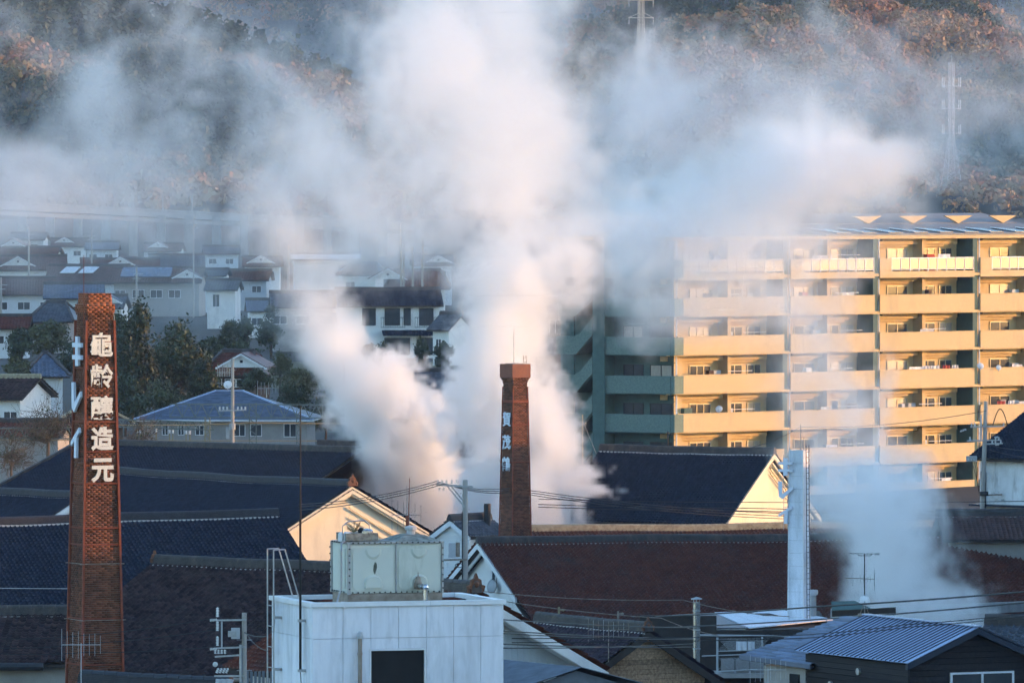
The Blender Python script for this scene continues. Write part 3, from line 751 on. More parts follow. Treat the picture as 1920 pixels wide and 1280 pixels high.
# partitions, lintel bands, windows of every flat
tops_all = [21.70] + TOPS
rw = random.Random(3)
for k, zt in enumerate(tops_all):
    zf = zt - 1.2; zc = (zt + 2.9 - 1.2 - .22) if k else ROOF - .02
    for i, (x0, x1) in enumerate(BAYS):
        mid = x0 + (x1 - x0) * (.55 if i != 0 else .56)
        pr = MB().box(x1 - .02, x1 + .50, .16, 1.9, zf, zc).build('partition', M['green'], ap)
        MB().box(mid - .18, mid + .18, .9, 1.9, zf, zc - .003).build('partition', M['wallc'], ap)
        MB().box(x0 + .02, mid - .2, 1.35, 1.9, zc - .42, zc - .004).build('lintel_beam', M['wallc'], ap)
        MB().box(mid + .2, x1 - .5, 1.35, 1.9, zc - .42, zc - .004).build('lintel_beam', M['wallc'], ap)
        MB().box(x0 + .3, mid - .9, 1.62, 1.9, zc - .62, zc - .425).build('lintel_beam', M['wallc'], ap)
        MB().box(mid + .7, x1 - 1.3, 1.62, 1.9, zc - .62, zc - .425).build('lintel_beam', M['wallc'], ap)
        spots = [(x0 + .9, .9, 1), (x0 + (mid-x0)*.66, 2.3, 3 if i == 0 else 2), (mid + (x1-mid)*.30, 1.7, 2), (mid + (x1-mid)*.72, 1.5, 2)]
        for xx, w, sash in spots:
            hgt = 1.75
            window(ap, xx, zf + .15 + hgt/2, w, hgt, 'front', 1.88, pane=rw.choice(['glass', 'glass', 'glasslit']), frame='frost', sash=sash, fw=.07)
        if k == 0:
            pass
        # drain pipe at the left edge of the bay and a drying pole
        MB().cyl((x0 + .12, .26, zf), (x0 + .12, .26, zc), .06, .06, 6).build('drain_pipe', M['whitep'], ap)
        if rw.random() < .75:
            xs = x0 + (x1-x0)*rw.uniform(.45, .65)
            MB().cyl((xs, .45, zt + .25), (xs + 2.6, .45, zt + .25), .025, .025, 5).build('drying_pole', M['whitep'], ap)
        MB().box(x0 + 1.4, x0 + 1.55, 1.2, 1.36, zc - .16, zc - .04).build('vent_cap', M['darkm'], ap)
        if rw.random() < .8:
            xs = mid + rw.choice([-.75, .55]); MB().box(xs - .4, xs + .4, 1.45, 1.8, zf + .9, zf + 1.5).build('air_conditioner', M['walls'], ap)
        if rw.random() < .6:
            xs = x0 + (x1-x0)*rw.uniform(.1, .85); MB().box(xs, xs + rw.uniform(.3, .9), .5, .9, zf, zt + rw.uniform(.05, .5)).build('balcony_item', M[rw.choice(['cloth', 'wallg', 'woodb', 'clothr', 'green'])], ap)
        if rw.random() < .4:
            xs = x0 + (x1-x0)*rw.uniform(.3, .75); b = MB(); n_ = 5; ww_ = rw.uniform(.8, 2.0)
            b.add([(xs + ww_*q/n_, .47 + .04*math.sin(q*2.3), zt + .24) for q in range(n_+1)] + [(xs + ww_*q/n_, .47 + .07*math.sin(q*1.9), zt - .5) for q in range(n_+1)], [(q, q+1, n_+2+q, n_+1+q) for q in range(n_)])
            b.build('drying_sheet', M['cloth'], ap)
# dark recess column walls between the bays over the full height
for x1, x0 in zip([b_[1] for b_ in BAYS[:-1]], [b_[0] for b_ in BAYS[1:]]):
    MB().box(x1 + .502, x0 - .02, 1.0, 1.9, 0, ROOF - .01).build('recess_wall', M['green'], ap)
# corner block: wall strip and sloped roofs on top
MB().box(1.34, 2.2, .85, 1.9, 0, ROOF - .003).build('corner_wall', M['wallc'], ap)
MB().prism([(18, 1.0, ROOF+.26), (LEN, 1.0, ROOF+.26), (LEN, 6.5, ROOF+1.0), (18, 6.5, ROOF+1.0)], (0, 0, .12)).build('metal_roof', M['grey'], ap)
for k in range(9):
    x = 19.6 + k*2.9; s = .74/5.5
    b = MB(); b.prism([(x, 1.3, ROOF+.40+.3*s), (x+1.5, 1.3, ROOF+.40+.3*s), (x+.9, 3.4, ROOF+.40+2.4*s), (x-.6, 3.4, ROOF+.40+2.4*s)], (0,0,.06))
    sk = b.build('skylight', M['solar'], ap)
    MB().beam((x-.05, 1.3, ROOF+.50+.3*s), (x-.65, 3.4, ROOF+.50+2.4*s), .10, .06).build('skylight_bar', M['whitep'], sk)
for k in range(4):
    x = 27 + k*5.2
    MB().prism([(x, 6.6, ROOF+1.72), (x+3.2, 6.6, ROOF+1.72), (x+1.6, 6.6, ROOF+1.12)], (0, .2, 0)).build('gable_light', M['wallc'], ap)
MB().prism([(20, 6.7, ROOF+1.05), (LEN, 6.7, ROOF+1.05), (LEN, 10.5, ROOF+1.8), (24, 10.5, ROOF+1.8)], (0, 0, .1)).build('rear_roof', M['grey'], ap)

# green end: balconies on the left face and open stair
AL = R(-30) - AY                # left face turned from the main facade
def lf(s, y, z):                # s along the left face (leftwards), y into the building
    ca, sa = math.cos(AY), math.sin(AY)
    # world direction of the left face: (-cos30, sin30); inward normal: (sin30.., cos30..)
    wxv = (-math.cos(R(30))*s + math.sin(R(30))*y, math.sin(R(30))*s + math.cos(R(30))*y)
    return (wxv[0]*ca + wxv[1]*sa, -wxv[0]*sa + wxv[1]*ca, z)
def lbox(s0, s1, y0, y1, z0, z1, nm, m, parent=None):
    b = MB()
    b.prism([lf(s0,y0,z0), lf(s1,y0,z0), lf(s1,y1,z0), lf(s0,y1,z0)], (0,0,z1-z0))
    return b.build(nm, M[m], parent or ap)
lbox(.45, 5.6, 1.5, 1.66, 0, ROOF - .05, 'end_wall', 'green')
MB().prism([lf(1.75,1.67,0), lf(5.6,1.67,0), lf(5.6,8,0), (5,6,0), (1.4,2.0,0)], (0,0,ROOF-.06)).build('end_wall', M['green'], ap)
lbox(5.55, 6.55, -.1, 5, 0, ROOF + .3, 'end_column', 'green')
lbox(6.55, 9.6, 2.4, 8, 0, ROOF - 2, 'stair_wall', 'green')
for k, zt in enumerate([21.7] + TOPS):
    zf = zt - 1.2; zc = zt + 2.9 - 1.42
    lbox(-.1, 5.55, -.03, .11, zt - 1.34, zt, 'end_balcony', 'greent')
    lbox(-.1, 5.55, .112, 1.5, zf - .22, zf - .05, 'floor_slab', 'green')
    lbox(-.45, -.12, .0, 1.4, zt - 1.34, zt + .0, 'balcony_end', 'greent')
    lbox(.3, 5.4, 1.35, 1.5, zc - .55, zc - .5, 'lintel_beam', 'green')
    for xx, w in ((1.5, 1.9), (3.9, 1.7)):
        p = lf(xx, 1.48, zf + 1.05)
        if k == 0: continue
        wo = window(ap, 0, 0, w, 1.9, 'front', 0, pane='glasslit' if (k, xx) in ((3, 1.5), (2, 3.9)) else 'glass', frame='darkm')
        wo.location = p; wo.rotation_euler = (0, 0, R(-30) - AY)
    # stair: landing parapet then flight parapet rising to the right
    if k < 7:
        z0 = zt - 1.34
        b = MB()
        b.prism([lf(9.7, -.1, z0), lf(8.0, -.1, z0), lf(6.58, -.1, z0 + 1.45), lf(6.58, -.1, zt + 1.45), lf(7.6, -.1, zt + .3), lf(8.2, -.1, zt), lf(9.7, -.1, zt)], Vector(lf(0, .16, 0)))
        b.build('stair_parapet', M['greent'], ap)
        b = MB(); b.prism([lf(9.7, .1, z0), lf(8.0, .1, z0), lf(6.58, .1, z0 + 1.3), lf(6.58, .1, z0 + 1.5), lf(8.0, .1, z0 + .2), lf(9.7, .1, z0 + .2)], Vector(lf(0, 2.2, 0))); b.build('stair_flight', M['green'], ap)
        lbox(9.55, 9.72, .2, 2.4, z0, zt, 'stair_parapet', 'greent')
        lbox(8.4, 8.6, .3, .5, zt, zt + 1.5, 'stair_post', 'green')
        lbox(6.75, 6.95, 1.0, 1.2, zt - .2, zt + .1, 'stair_lamp', 'whitep')
for s in (5.5,):
    p0 = lf(s, -.18, 0); p1 = lf(s, -.18, ROOF)
    MB().cyl(p0, p1, .07, .07, 6).build('drain_pipe', M['green'], ap)
# laundry and dishes on the balconies
bpy.context.view_layer.update()
AM = ap.matrix_world.copy()
def on_ap(x, y, z): return AM @ Vector((x, y, z))
for q, (x, zt, w, mm) in enumerate([(29.6, TOPS[2], 1.0, 'cloth'), (30.9, TOPS[2], .8, 'clothr'), (31.9, TOPS[2], .7, 'cloth'), (37.2, TOPS[3], .9, 'clothr'), (38.3, TOPS[3], .6, 'cloth'), (28.6, TOPS[2], .8, 'cloth')]):
    b = MB(); n = 6
    pts = [(w*i/n - w/2, .05*math.sin(i*2.1), 0) for i in range(n+1)]
    vs = [(a, c, 0) for a, c, _ in pts] + [(a*1.03, c*1.6, -.55 - .08*math.sin(i*1.7)) for i, (a, c, _) in enumerate(pts)]
    b.add(vs, [(i, i+1, n+2+i, n+1+i) for i in range(n)])
    o = b.build('laundry', M[mm], None, on_ap(x, .40, zt + .30), (0, 0, AY))
    o.modifiers.new('t', 'SOLIDIFY').thickness = .02
    tag(o, ['pale laundry hanging on the balcony, third piece from the stair end of its row', 'red laundry hanging between two pale pieces on the balcony', 'pale laundry beside the red piece on the balcony', 'red towel drying on the rightmost balcony', 'small pale cloth beside the red towel on the rightmost balcony', 'pale laundry hanging first in the row on the balcony'][q], 'laundry', 'laundry on the balconies')
def dish_on(p, az, r, label, m='whitep', stand=True):
    o = thing('satellite_dish', label, 'satellite dish', p, R(az))
    b = MB(); b.lathe((0,0,0), [(.01*r,.22*r),(.5*r,.16*r),(r,0),(r*1.02,.0),(.52*r,.12*r),(.01*r,.18*r)], 16)
    ro = b.build('reflector', M[m], o, (0,0,0), (R(70), 0, 0), smooth=True)
    MB().cyl((0,-.2*r,-.6*r),(0,-r*1.1,-.1*r),.03*r+.01,.03*r+.01,5).build('feed_arm', M['galv'], o)
    MB().cyl((0,.15*r,0),(0,.15*r,-r*1.5),.05*r+.01,.05*r+.01,6).build('bracket', M['galv'], o)
    return o
dish_on(on_ap(34.0, -.35, TOPS[2] + .2), 10, .27, 'larger white dish on the balcony corner right of the dark recess')
dish_on(on_ap(36.1, -.35, TOPS[2] + .05), 10, .22, 'smaller white dish right of the larger one on the balcony')
dish_on(on_ap(4.9, -.4, TOPS[3] + .35), -15, .27, 'white dish on the lit balcony above the navy hall roof')
# ------------------------------------------------------------------ houses in the valley
def house(label, px0, px1, pyr, pye, pyb, d, yaw, tm, wall, hip=0.0, wins=(), gable=None, hw=None, end='left', name='house', ridge_m='ridge', group='houses in the valley'):
    """px0..px1 ridge in the picture, pyr ridge, pye eave, pyb foot"""
    s = d / F; cs = math.cos(R(yaw))
    L = (px1 - px0) * s / cs
    hw = hw or 4.5
    dep = (pye - 330) / F
    rise = max(.6, (pye - pyr) * s - hw*cs*dep)
    zb = min(wz(pyb, d), wz(pye, d) - 2.2)
    zb = min(zb, gz(d))
    o = kura(name, label, 'house', px0, pyr, d, yaw, L, hw, hw, rise, tm, wall=wall, zb=zb, hipL=hip, hipR=hip, tw=.36, tv=.36, nu=4, ridge_m=ridge_m, og=.4, scal=False, group=group, inset=.7, ridge_h=.28, amp=.045)
    ze = ZR[o.name] - rise
    for (t, zo, w, h) in wins:
        window(o, L*t, ze - zo, w, h, 'front', -(hw-.72), pane='glass', frame='whitep')
    if gable:
        gpx, gpy, gw = gable           # small white gable on the front slope
        gx = (gpx - px0) * s / cs; hh = gw*.55; zg = wz(gpy, d) - zb; yf = -hw + 1.0
        g = MB(); g.prism([(gx-gw, yf, zg-hh), (gx+gw, yf, zg-hh), (gx, yf, zg)], (0, .3, 0)); go = g.build('front_gable', M['plaster'], o)
        for sg in (-1, 1):
            MB().beam((gx, yf-.1, zg+.10), (gx+sg*gw*1.18, yf-.1, zg+.10-hh*1.18), .5, .16).build('gable_bargeboard', M['whitep'], go)
            MB().prism([(gx, yf-.3, zg+.2), (gx+sg*gw*1.2, yf-.3, zg+.2-hh*1.2), (gx+sg*gw*1.2, yf+hw*.9, zg+.2-hh*1.2), (gx, yf+hw*.9, zg+.2)], (0,0,.08)).build('gable_roof', M[tm], go)
        MB().box(gx-.14, gx+.14, yf-.02, yf+.05, zg-hh*.62, zg-hh*.40).build('gable_vent', M['dark'], go)
    return o
HW2 = ((.15, 1.5, 1.6, 1.0), (.5, 1.5, 1.6, 1.0), (.85, 1.5, 1.6, 1.0))
house('far brown roofed house with white gable at the upper left', 0, 115, 462, 480, 500, 1250, -6, 'tbrown', 'plaster', gable=(33, 450, 1.6), hw=5)
house('brown roofed house with white gable below the upper left one', -20, 125, 478, 503, 522, 1180, 5, 'tred', 'plaster', gable=(32, 482, 2.2), wins=HW2, hw=5)
h = house('long brown roofed house with two solar panels', 92, 245, 496, 528, 545, 1120, -4, 'tred', 'walls', hw=6)
for k in range(2):
    zz = ZR[h.name]
    b = MB(); b.prism([(2.6+2.6*k, -1.2, zz-.22), (4.6+2.6*k, -1.2, zz-.22), (4.0+2.6*k, -3.8, zz-1.0), (2.0+2.6*k, -3.8, zz-1.0)], (0,0,.12)); so = b.build('solar_panel', M['walls'], h)
house('red brown roofed house with pale wall beside the tall brick chimney', -15, 105, 519, 549, 590, 1020, 3, 'tred', 'walls', wins=HW2, hw=5)
house('dusky blue roofed house behind the chimney cap', 82, 196, 530, 556, 590, 960, 2, 'slate', 'walls', hw=5, wins=HW2)
house('grey hipped house below the dusky blue one', 60, 150, 565, 600, 620, 900, -5, 'tgrey', 'wallg', hip=1.6, hw=5)
h = house('brown roofed house with wide solar array and white end gable', 215, 385, 500, 526, 562, 1060, -3, 'tred', 'wallg', gable=(357, 507, 1.7), hw=5.5, wins=((.1,1.6,1.4,1.0),(.3,1.6,1.6,1.1),(.5,1.6,1.6,1.1),(.7,1.6,1.6,1.1)))
zz = ZR[h.name]; sl = 0.2
b = MB(); b.prism([(1.2, -.8, zz+.02), (7.8, -.8, zz+.02), (7.8, -4.6, zz-1.15), (1.2, -4.6, zz-1.15)], (0,0,.10)); b.build('solar_panel', M['solar'], h)
house('brown roofed house with white front gable farther back', 150, 300, 484, 506, 520, 1200, 2, 'tbrown', 'plaster', gable=(226, 483, 1.9), hw=5)
house('dark long roof behind the solar house', 278, 385, 476, 500, 510, 1230, 2, 'tgrey', 'wallg', hw=5)
house('white walled house with single window at the end of the solar house', 388, 452, 523, 540, 568, 1000, -4, 'tgrey', 'plaster', wins=((.35,1.4,.9,1.6),), hw=4)
house('pale flat fronted house behind the white walled one', 372, 430, 503, 514, 530, 1080, -4, 'tgrey', 'plaster', wins=HW2, hw=4)
house('white two storey house half lost in steam', 545, 676, 474, 482, 545, 1080, 2, 'whites', 'plaster', wins=((.75,1.3,1.4,.9),(.88,1.3,1.0,.9)), hw=4)
house('long grey roofed house in the steam left of the navy roofed one', 505, 628, 546, 572, 640, 905, 3, 'tgrey', 'wallg', wins=HW2, hw=4.5)
house('brown roofed white house behind the navy roofed one', 640, 722, 492, 512, 550, 1000, -8, 'tbrown', 'plaster', wins=((.3,1.4,1.2,1.0),), hw=4, hip=1.0)
house('brown roofed house with pale front gable beside the steam column', 722, 845, 505, 538, 560, 960, 0, 'tbrown', 'plaster', gable=(708+20, 505, 2.0), hw=5, hip=1.2)
h11 = house('two storey house with navy tiled roof, white walls and balconies', 628, 826, 540, 569, 664, 880, 6, 'tblue', 'plaster', hw=3.6, ridge_m='ridgeb')
z11 = ZR[h11.name]; L11 = (826-628)*880/F/math.cos(R(6))
# lower pent roof, balconies and windows of the two storey house
ze = z11 - 1.6
place(tile_sheet(L11*.55, 1.7, M['tblue'], .36, .3, .04, nu=4), 'pent_tiles', h11, (L11*.42, -2.7, ze - 2.75), (R(22),0,0), 'stuff')
for t, w in ((.30, 1.5), (.52, 1.7), (.66, .8), (.84, 1.6)):
    window(h11, L11*t, ze - 1.35, w, 1.9, 'front', -2.92, frame='darkm')
for t, w in ((.50, 1.3), (.62, 1.6), (.85, 1.5)):
    window(h11, L11*t, ze - 4.6, w, 1.9, 'front', -2.92, frame='darkm')
for t in (.52, .84):
    b = MB(); x = L11*t
    for k in range(11): b.cyl((x-1.3+.26*k, -3.65, ze-2.5), (x-1.3+.26*k, -3.65, ze-1.45), .02, .02, 4)
    b.beam((x-1.35,-3.65,ze-1.42),(x+1.35,-3.65,ze-1.42),.06,.06); b.beam((x-1.35,-3.65,ze-2.5),(x+1.35,-3.65,ze-2.5),.06,.06)
    b.build('balcony_rail', M['darkm'], h11)
house('white house at the right of the two storey one', 826, 868, 585, 615, 664, 860, -30, 'tgrey', 'plaster', wins=((.4,1.6,.7,1.2),), hw=3)
h13 = house('dark brown roofed house with white gable and latticed windows in front of the field', 395, 500, 656, 700, 742, 770, -12, 'tbrown', 'woodb', gable=(472, 664, 2.1), hw=5, hip=1.2, wins=((.1,.75,1.1,.8),(.3,.75,1.1,.8),(.55,.75,1.1,.8),(.75,.75,1.1,.8),(.92,.75,1.0,.8)))
house('blue grey hipped roof among the trees at the left edge', 40, 130, 660, 702, 715, 740, 4, 'slate', 'walls', hip=2.0, hw=5.5)
h14 = house('white two storey house with brown tiled roof at the left edge', -60, 78, 703, 741, 800, 610, -14, 'tmoss', 'plaster', hw=4.6, ridge_m='ridge_sun', wins=((.56, 1.45, 1.1, .85), (.80, 1.45, 1.1, .85)))
house('brown roof in front of the white left edge house', -60, 130, 786, 812, 850, 585, -4, 'tbrown', 'wallg', hw=4)
house('brown hipped house half hidden by the tall brick chimney', 110, 232, 760, 797, 830, 600, -6, 'tmoss', 'woodb', hip=1.6, hw=5, ridge_m='ridge_sun')
h17 = house('dark timber house with ribbed roof between the steam columns', 735, 850, 692, 735, 800, 660, -2, 'tgrey', 'woodb', hw=4.5, wins=((.7,1.2,1.4,.9),(.28,1.2,1.4,.9)))
house('house with white window half hidden by the central steam', 985, 1075, 562, 585, 650, 820, 6, 'tgrey', 'wallg', hw=4, wins=((.55,1.4,1.2,1.5),))
house('dark tiled house below the one with the white window', 1000, 1080, 628, 660, 700, 720, -4, 'tgrey', 'woodb', hw=4)
# smaller houses packed up the slope
for k, (lab, a, b_, yr, ye, yb, d, tm, gb) in enumerate((
    ('small dark roof highest on the slope at the left edge', 20, 90, 436, 447, 460, 1420, 'tgrey', None), ('small brown roof with white gable beside the highest left pole', 95, 165, 446, 459, 472, 1380, 'tred', (120, 446, 1.4)),
    ('small slate roof above the far brown gabled house', 160, 225, 452, 465, 478, 1330, 'slate', None), ('small brown roof in the mist left of the tall distant pole', 270, 345, 455, 468, 480, 1340, 'tred', (300, 455, 1.4)),
    ('small grey roof in the mist right of the tall distant pole', 380, 450, 460, 473, 490, 1300, 'tgrey', None), ('small white gabled house in the steam above the long grey roof', 455, 530, 480, 496, 515, 1200, 'tred', (490, 480, 1.8)),
    ('small brown roof behind the white walled house', 430, 510, 505, 522, 545, 1090, 'tbrown', None), ('low slate roof between the clipped pines and the long grey roof', 460, 540, 560, 580, 605, 960, 'slate', None),
    ('small brown roof left of the grey hipped house', -20, 60, 590, 612, 640, 880, 'tbrown', None), ('small grey roof between the chimney and the solar house', 150, 240, 552, 574, 600, 930, 'tgrey', (205, 553, 1.6)),
    ('small white house behind the navy roof cluster of poles', 770, 850, 478, 494, 520, 1120, 'tgrey', (820, 480, 1.8)))):
    house(lab, a, b_, yr, ye, yb, d, (-5, 4, 0)[k % 3], tm, 'plaster' if k % 2 else 'walls', gable=gb, hw=3.6, wins=((.25, 1.3, 1.3, .9), (.7, 1.3, 1.3, .9)))
# wide hipped house with blue slate roof
hb = thing('hipped_house', 'wide grey house with pale blue slate hipped roof beside the railway', 'house', (W(430,780,625).x, 625, gz(625)), R(-3))
ze = wz(786, 621) - gz(625); zr = wz(733, 625) - gz(625); hx0, hx1 = wx(262,625)-wx(430,625), wx(598,625)-wx(430,625)
rx0, rx1 = wx(405,625)-wx(430,625), wx(455,625)-wx(430,625)
V = math.hypot(4.5, zr-ze)
def slope_rows(o, quad, n, m, name, tint_seed=0, lap=.025):
    """courses of slates between ridge edge (a,b) and eave edge (c,d)"""
    a, b, c, d = [np.array(p, float) for p in quad]
    nr = np.cross(b-a, d-a); nr /= np.linalg.norm(nr); nr *= np.sign(nr[2])
    rng = np.random.default_rng(tint_seed); vs = []; tt = []
    for i in range(n):
        t0, t1 = i/n, (i+1)/n
        l0, r0, l1, r1 = a+(d-a)*t0, b+(c-b)*t0, a+(d-a)*t1, b+(c-b)*t1
        m_ = max(1, int(np.linalg.norm(r1-l1)/.6))
        for k in range(m_):
            f0, f1 = k/m_, (k+1)/m_
            vs += [l0+(r0-l0)*f0, l0+(r0-l0)*f1, l1+(r1-l1)*f1+nr*lap, l1+(r1-l1)*f0+nr*lap, l1+(r1-l1)*f1, l1+(r1-l1)*f0]
            x = rng.random(); tt += [x, x]
    vs = np.array(vs); nq = len(vs)//6; base = np.arange(nq)[:,None]*6
    q = np.concatenate([base+np.array([[0,1,2,3]]), base+np.array([[3,2,4,5]])], 1).reshape(-1,4)
    return place(np_mesh(name, vs, q, m, tt), name, o, kind='stuff')
slope_rows(hb, [(rx0,0,zr),(rx1,0,zr),(hx1,-5,ze),(hx0,-5,ze)], 22, M['slate'], 'roof_slates', 1)
slope_rows(hb, [(rx1,0,zr),(rx1,0.01,zr),(hx1,5,ze),(hx1,-5,ze)], 22, M['slate'], 'roof_slates', 2)
slope_rows(hb, [(rx0,0.01,zr),(rx0,0,zr),(hx0,-5,ze),(hx0,5,ze)], 22, M['slate'], 'roof_slates', 3)
slope_rows(hb, [(rx1,0,zr),(rx0,0,zr),(hx0,5,ze),(hx1,5,ze)], 22, M['slate'], 'roof_slates', 4)
for p, q in (((rx0,0,zr),(hx0,-5,ze)), ((rx1,0,zr),(hx1,-5,ze)), ((rx0,0,zr),(rx1,0,zr))):
    MB().beam(Vector(p)+Vector((0,0,.05)), Vector(q)+Vector((0,0,.05)), .16, .10).build('ridge_cap', M['seam'], hb)
MB().box(hx0+.6, hx1-.6, -4.3, 4.3, 0, ze-.05).build('wall', M['wallg'], hb)
MB().box(hx0+.05, hx1-.05, -4.95, 4.95, ze-.14, ze-.02).build('eaves', M['whitep'], hb)
MB().cyl((hx0,-5.08,ze-.08),(hx1,-5.08,ze-.08),.07,.07,6).build('gutter', M['whitep'], hb)
for px_, w, hh in ((455, .9, .95), (486, .9, .95), (550, 1.0, 1.05), (380, .7, .8), (345, .5, .8), (315, .5, .8)):
    window(hb, wx(px_,621)-wx(430,625), wz(806,621)-gz(625), w, hh, 'front', -4.31)

# ------------------------------------------------------------------ trees and shrubs
def tree(label, px, pyt, pyb, wpx, d, m, n=2600, leaf=.22, seed=0, name='tree', lobes=7, group='trees in the valley', bare=False):
    rng = np.random.default_rng(seed); n = int(n*1.9); leaf *= .68
    base = W(px, pyb, d); H = (pyb-pyt)*d/F; Wd = wpx*d/F/2
    o = thing(name, label, 'shrub' if 'shrub' in name else 'tree', base, 0, group)
    t = MB(); t.cyl((0,0,-1.5), (Wd*.05,0,H*.45), H*.022+.05, H*.014+.03, 8)
    cs = []
    for k in range(lobes):
        a = rng.random()*6.28; r = Wd*(.15+.5*rng.random()); z = H*(.08+.72*rng.random()*(1-.35*r/Wd))
        c = np.array([r*math.cos(a), r*math.sin(a), z]); cs.append((c, Wd*(.38+.25*rng.random()), H*(.16+.1*rng.random())))
        t.cyl((Wd*.03,0,H*.3), c, H*.011+.02, .02, 5)
    cs.append((np.array([0,0,H*.8]), Wd*.4, H*.2))
    if bare:
        for k in range(150):
            c, rx, rz = cs[rng.integers(len(cs))]
            e = c + rng.normal(0, 1, 3)*np.array([rx, rx, rz])*.8
            t.cyl(c*.7, e, .012+H*.0015, .008, 3, False)
            for j in range(3):
                e2 = e + rng.normal(0, .25*Wd, 3); t.cyl(c*.4+e*.6, e2, .010+H*.001, .006, 3, False)
    t.build('trunk', M['twig'] if bare else M['bark'], o)
    if bare: n = n//5
    pts = []
    which = rng.integers(len(cs), size=n)
    u = rng.normal(0, 1, (n,3)); u /= np.linalg.norm(u, axis=1, keepdims=True); rad = rng.random(n)**.35
    C = np.array([c for c,_,_ in cs])[which]; rx = np.array([a for _,a,_ in cs])[which]; rz = np.array([b for _,_,b in cs])[which]
    P = C + u*np.stack([rx,rx,rz],1)*rad[:,None]*(1+.2*rng.normal(0,1,(n,1)))
    nr = u + rng.normal(0,.7,(n,3)); nr /= np.linalg.norm(nr,axis=1,keepdims=True)
    a = np.cross(nr, rng.normal(0,1,(n,3))); a /= np.linalg.norm(a,axis=1,keepdims=True)+1e-9; b = np.cross(nr,a)
    s = (leaf*(.6+.8*rng.random(n)))[:,None]
    v = np.stack([P-a*s, P-b*s*.5, P+a*s, P+b*s*.6],1).reshape(-1,3)
    place(np_mesh('crown', v, np.arange(len(v)).reshape(-1,4), m, np.repeat(which/len(cs),1)*.6+.4*rng.random(n)), 'crown', o)
    return o
tree('tall dark evergreen right behind the tall brick chimney', 262, 560, 775, 120, 640, M['leafd'], 5200, .24, 1, lobes=11)
tree('broad dark evergreen right of the tallest one behind the chimney', 335, 600, 780, 150, 655, M['leafd'], 5200, .24, 2, lobes=11)
tree('rounded evergreen reaching the brown gabled house', 382, 668, 780, 80, 640, M['leafd'], 2600, .22, 3)
tree('olive bush tree left of the brick lettering', 95, 600, 665, 90, 830, M['leafo'], 2200, .24, 4)
tree('low olive tree at the left edge above the slate roof', 40, 615, 668, 80, 850, M['leafd'], 1800, .24, 5)
tree('grey green tree above the hipped slate house', 215, 585, 680, 110, 760, M['leafd'], 2600, .24, 21)
tree('clipped pine left of the misty garden wall', 432, 598, 655, 62, 860, M['leafd'], 1500, .2, 6)
tree('clipped pine right of the misty garden wall', 462, 592, 650, 50, 870, M['leafd'], 1300, .2, 7)
tree('dark round tree beside the clipped pines', 508, 570, 648, 70, 880, M['leafd'], 1700, .22, 8)
tree('thin leafy tree right of the brown gabled house', 525, 655, 720, 55, 740, M['leafo'], 900, .16, 9)
tree('dark conifer shrub behind the slate hipped roof', 545, 715, 790, 100, 660, M['leafd'], 2200, .2, 10, name='shrub')
tree('dark thicket right of the slate hipped roof', 610, 745, 800, 100, 650, M['leafd'], 2000, .2, 22, name='shrub')
tree('dark slender tree in front of the two storey house', 786, 630, 690, 26, 845, M['leafd'], 900, .16, 11)
tree('dark tree right of the slender one before the two storey house', 797, 634, 694, 20, 845, M['leafd'], 700, .16, 12)
tree('low hedge shrub before the two storey house', 720, 640, 685, 70, 842, M['leafo'], 900, .18, 13, name='shrub')
tree('bare brown shrub left of the tall brick chimney', 88, 745, 868, 120, 560, M['leafo'], 1000, .11, 14, name='shrub', bare=True)
tree('smaller bare shrub low at the left edge', 20, 800, 880, 90, 556, M['leafo'], 800, .11, 15, name='shrub', bare=True)
tree('bare twiggy shrub right of the tall brick chimney', 255, 780, 850, 80, 568, M['leafo'], 700, .11, 16, name='shrub', bare=True)
tree('reddish bare shrub between the steam columns', 825, 770, 850, 70, 570, M['leafo'], 700, .12, 17, name='shrub', bare=True)
tree('dark bush right behind the brown gabled house', 480, 690, 735, 70, 745, M['leafd'], 1500, .18, 18, name='shrub')
for k, (lab, px, yt, yb, w, d) in enumerate((
    ('dark bush at the foot of the slate hipped roof, far left', 30, 668, 712, 70, 735), ('dark bush left of the olive bush tree', 140, 640, 700, 90, 745),
    ('dark undergrowth below the tall evergreens, left clump', 235, 700, 782, 100, 628), ('dark undergrowth below the tall evergreens, right clump', 300, 712, 785, 110, 632),
    ('grey green bush between the clipped pines and the brown gabled house', 398, 630, 672, 60, 800), ('low dark bush below the clipped pines', 450, 640, 668, 80, 820),
    ('dark bush above the field edge', 560, 690, 740, 110, 700), ('olive bush right of the field edge bush', 650, 700, 760, 100, 690),
    ('dark bush before the timber house', 742, 700, 760, 60, 690), ('dark bush under the two storey house balcony', 690, 645, 690, 50, 838),
    ('dark bush beside the white right house', 832, 640, 690, 40, 836), ('thicket between the steam columns', 800, 790, 845, 90, 585))):
    tree(lab, px, yt, yb, w, d, M['leafd'] if k % 3 else M['leafo'], 1500, .2, 50+k, name='shrub', group='bushes in the valley')
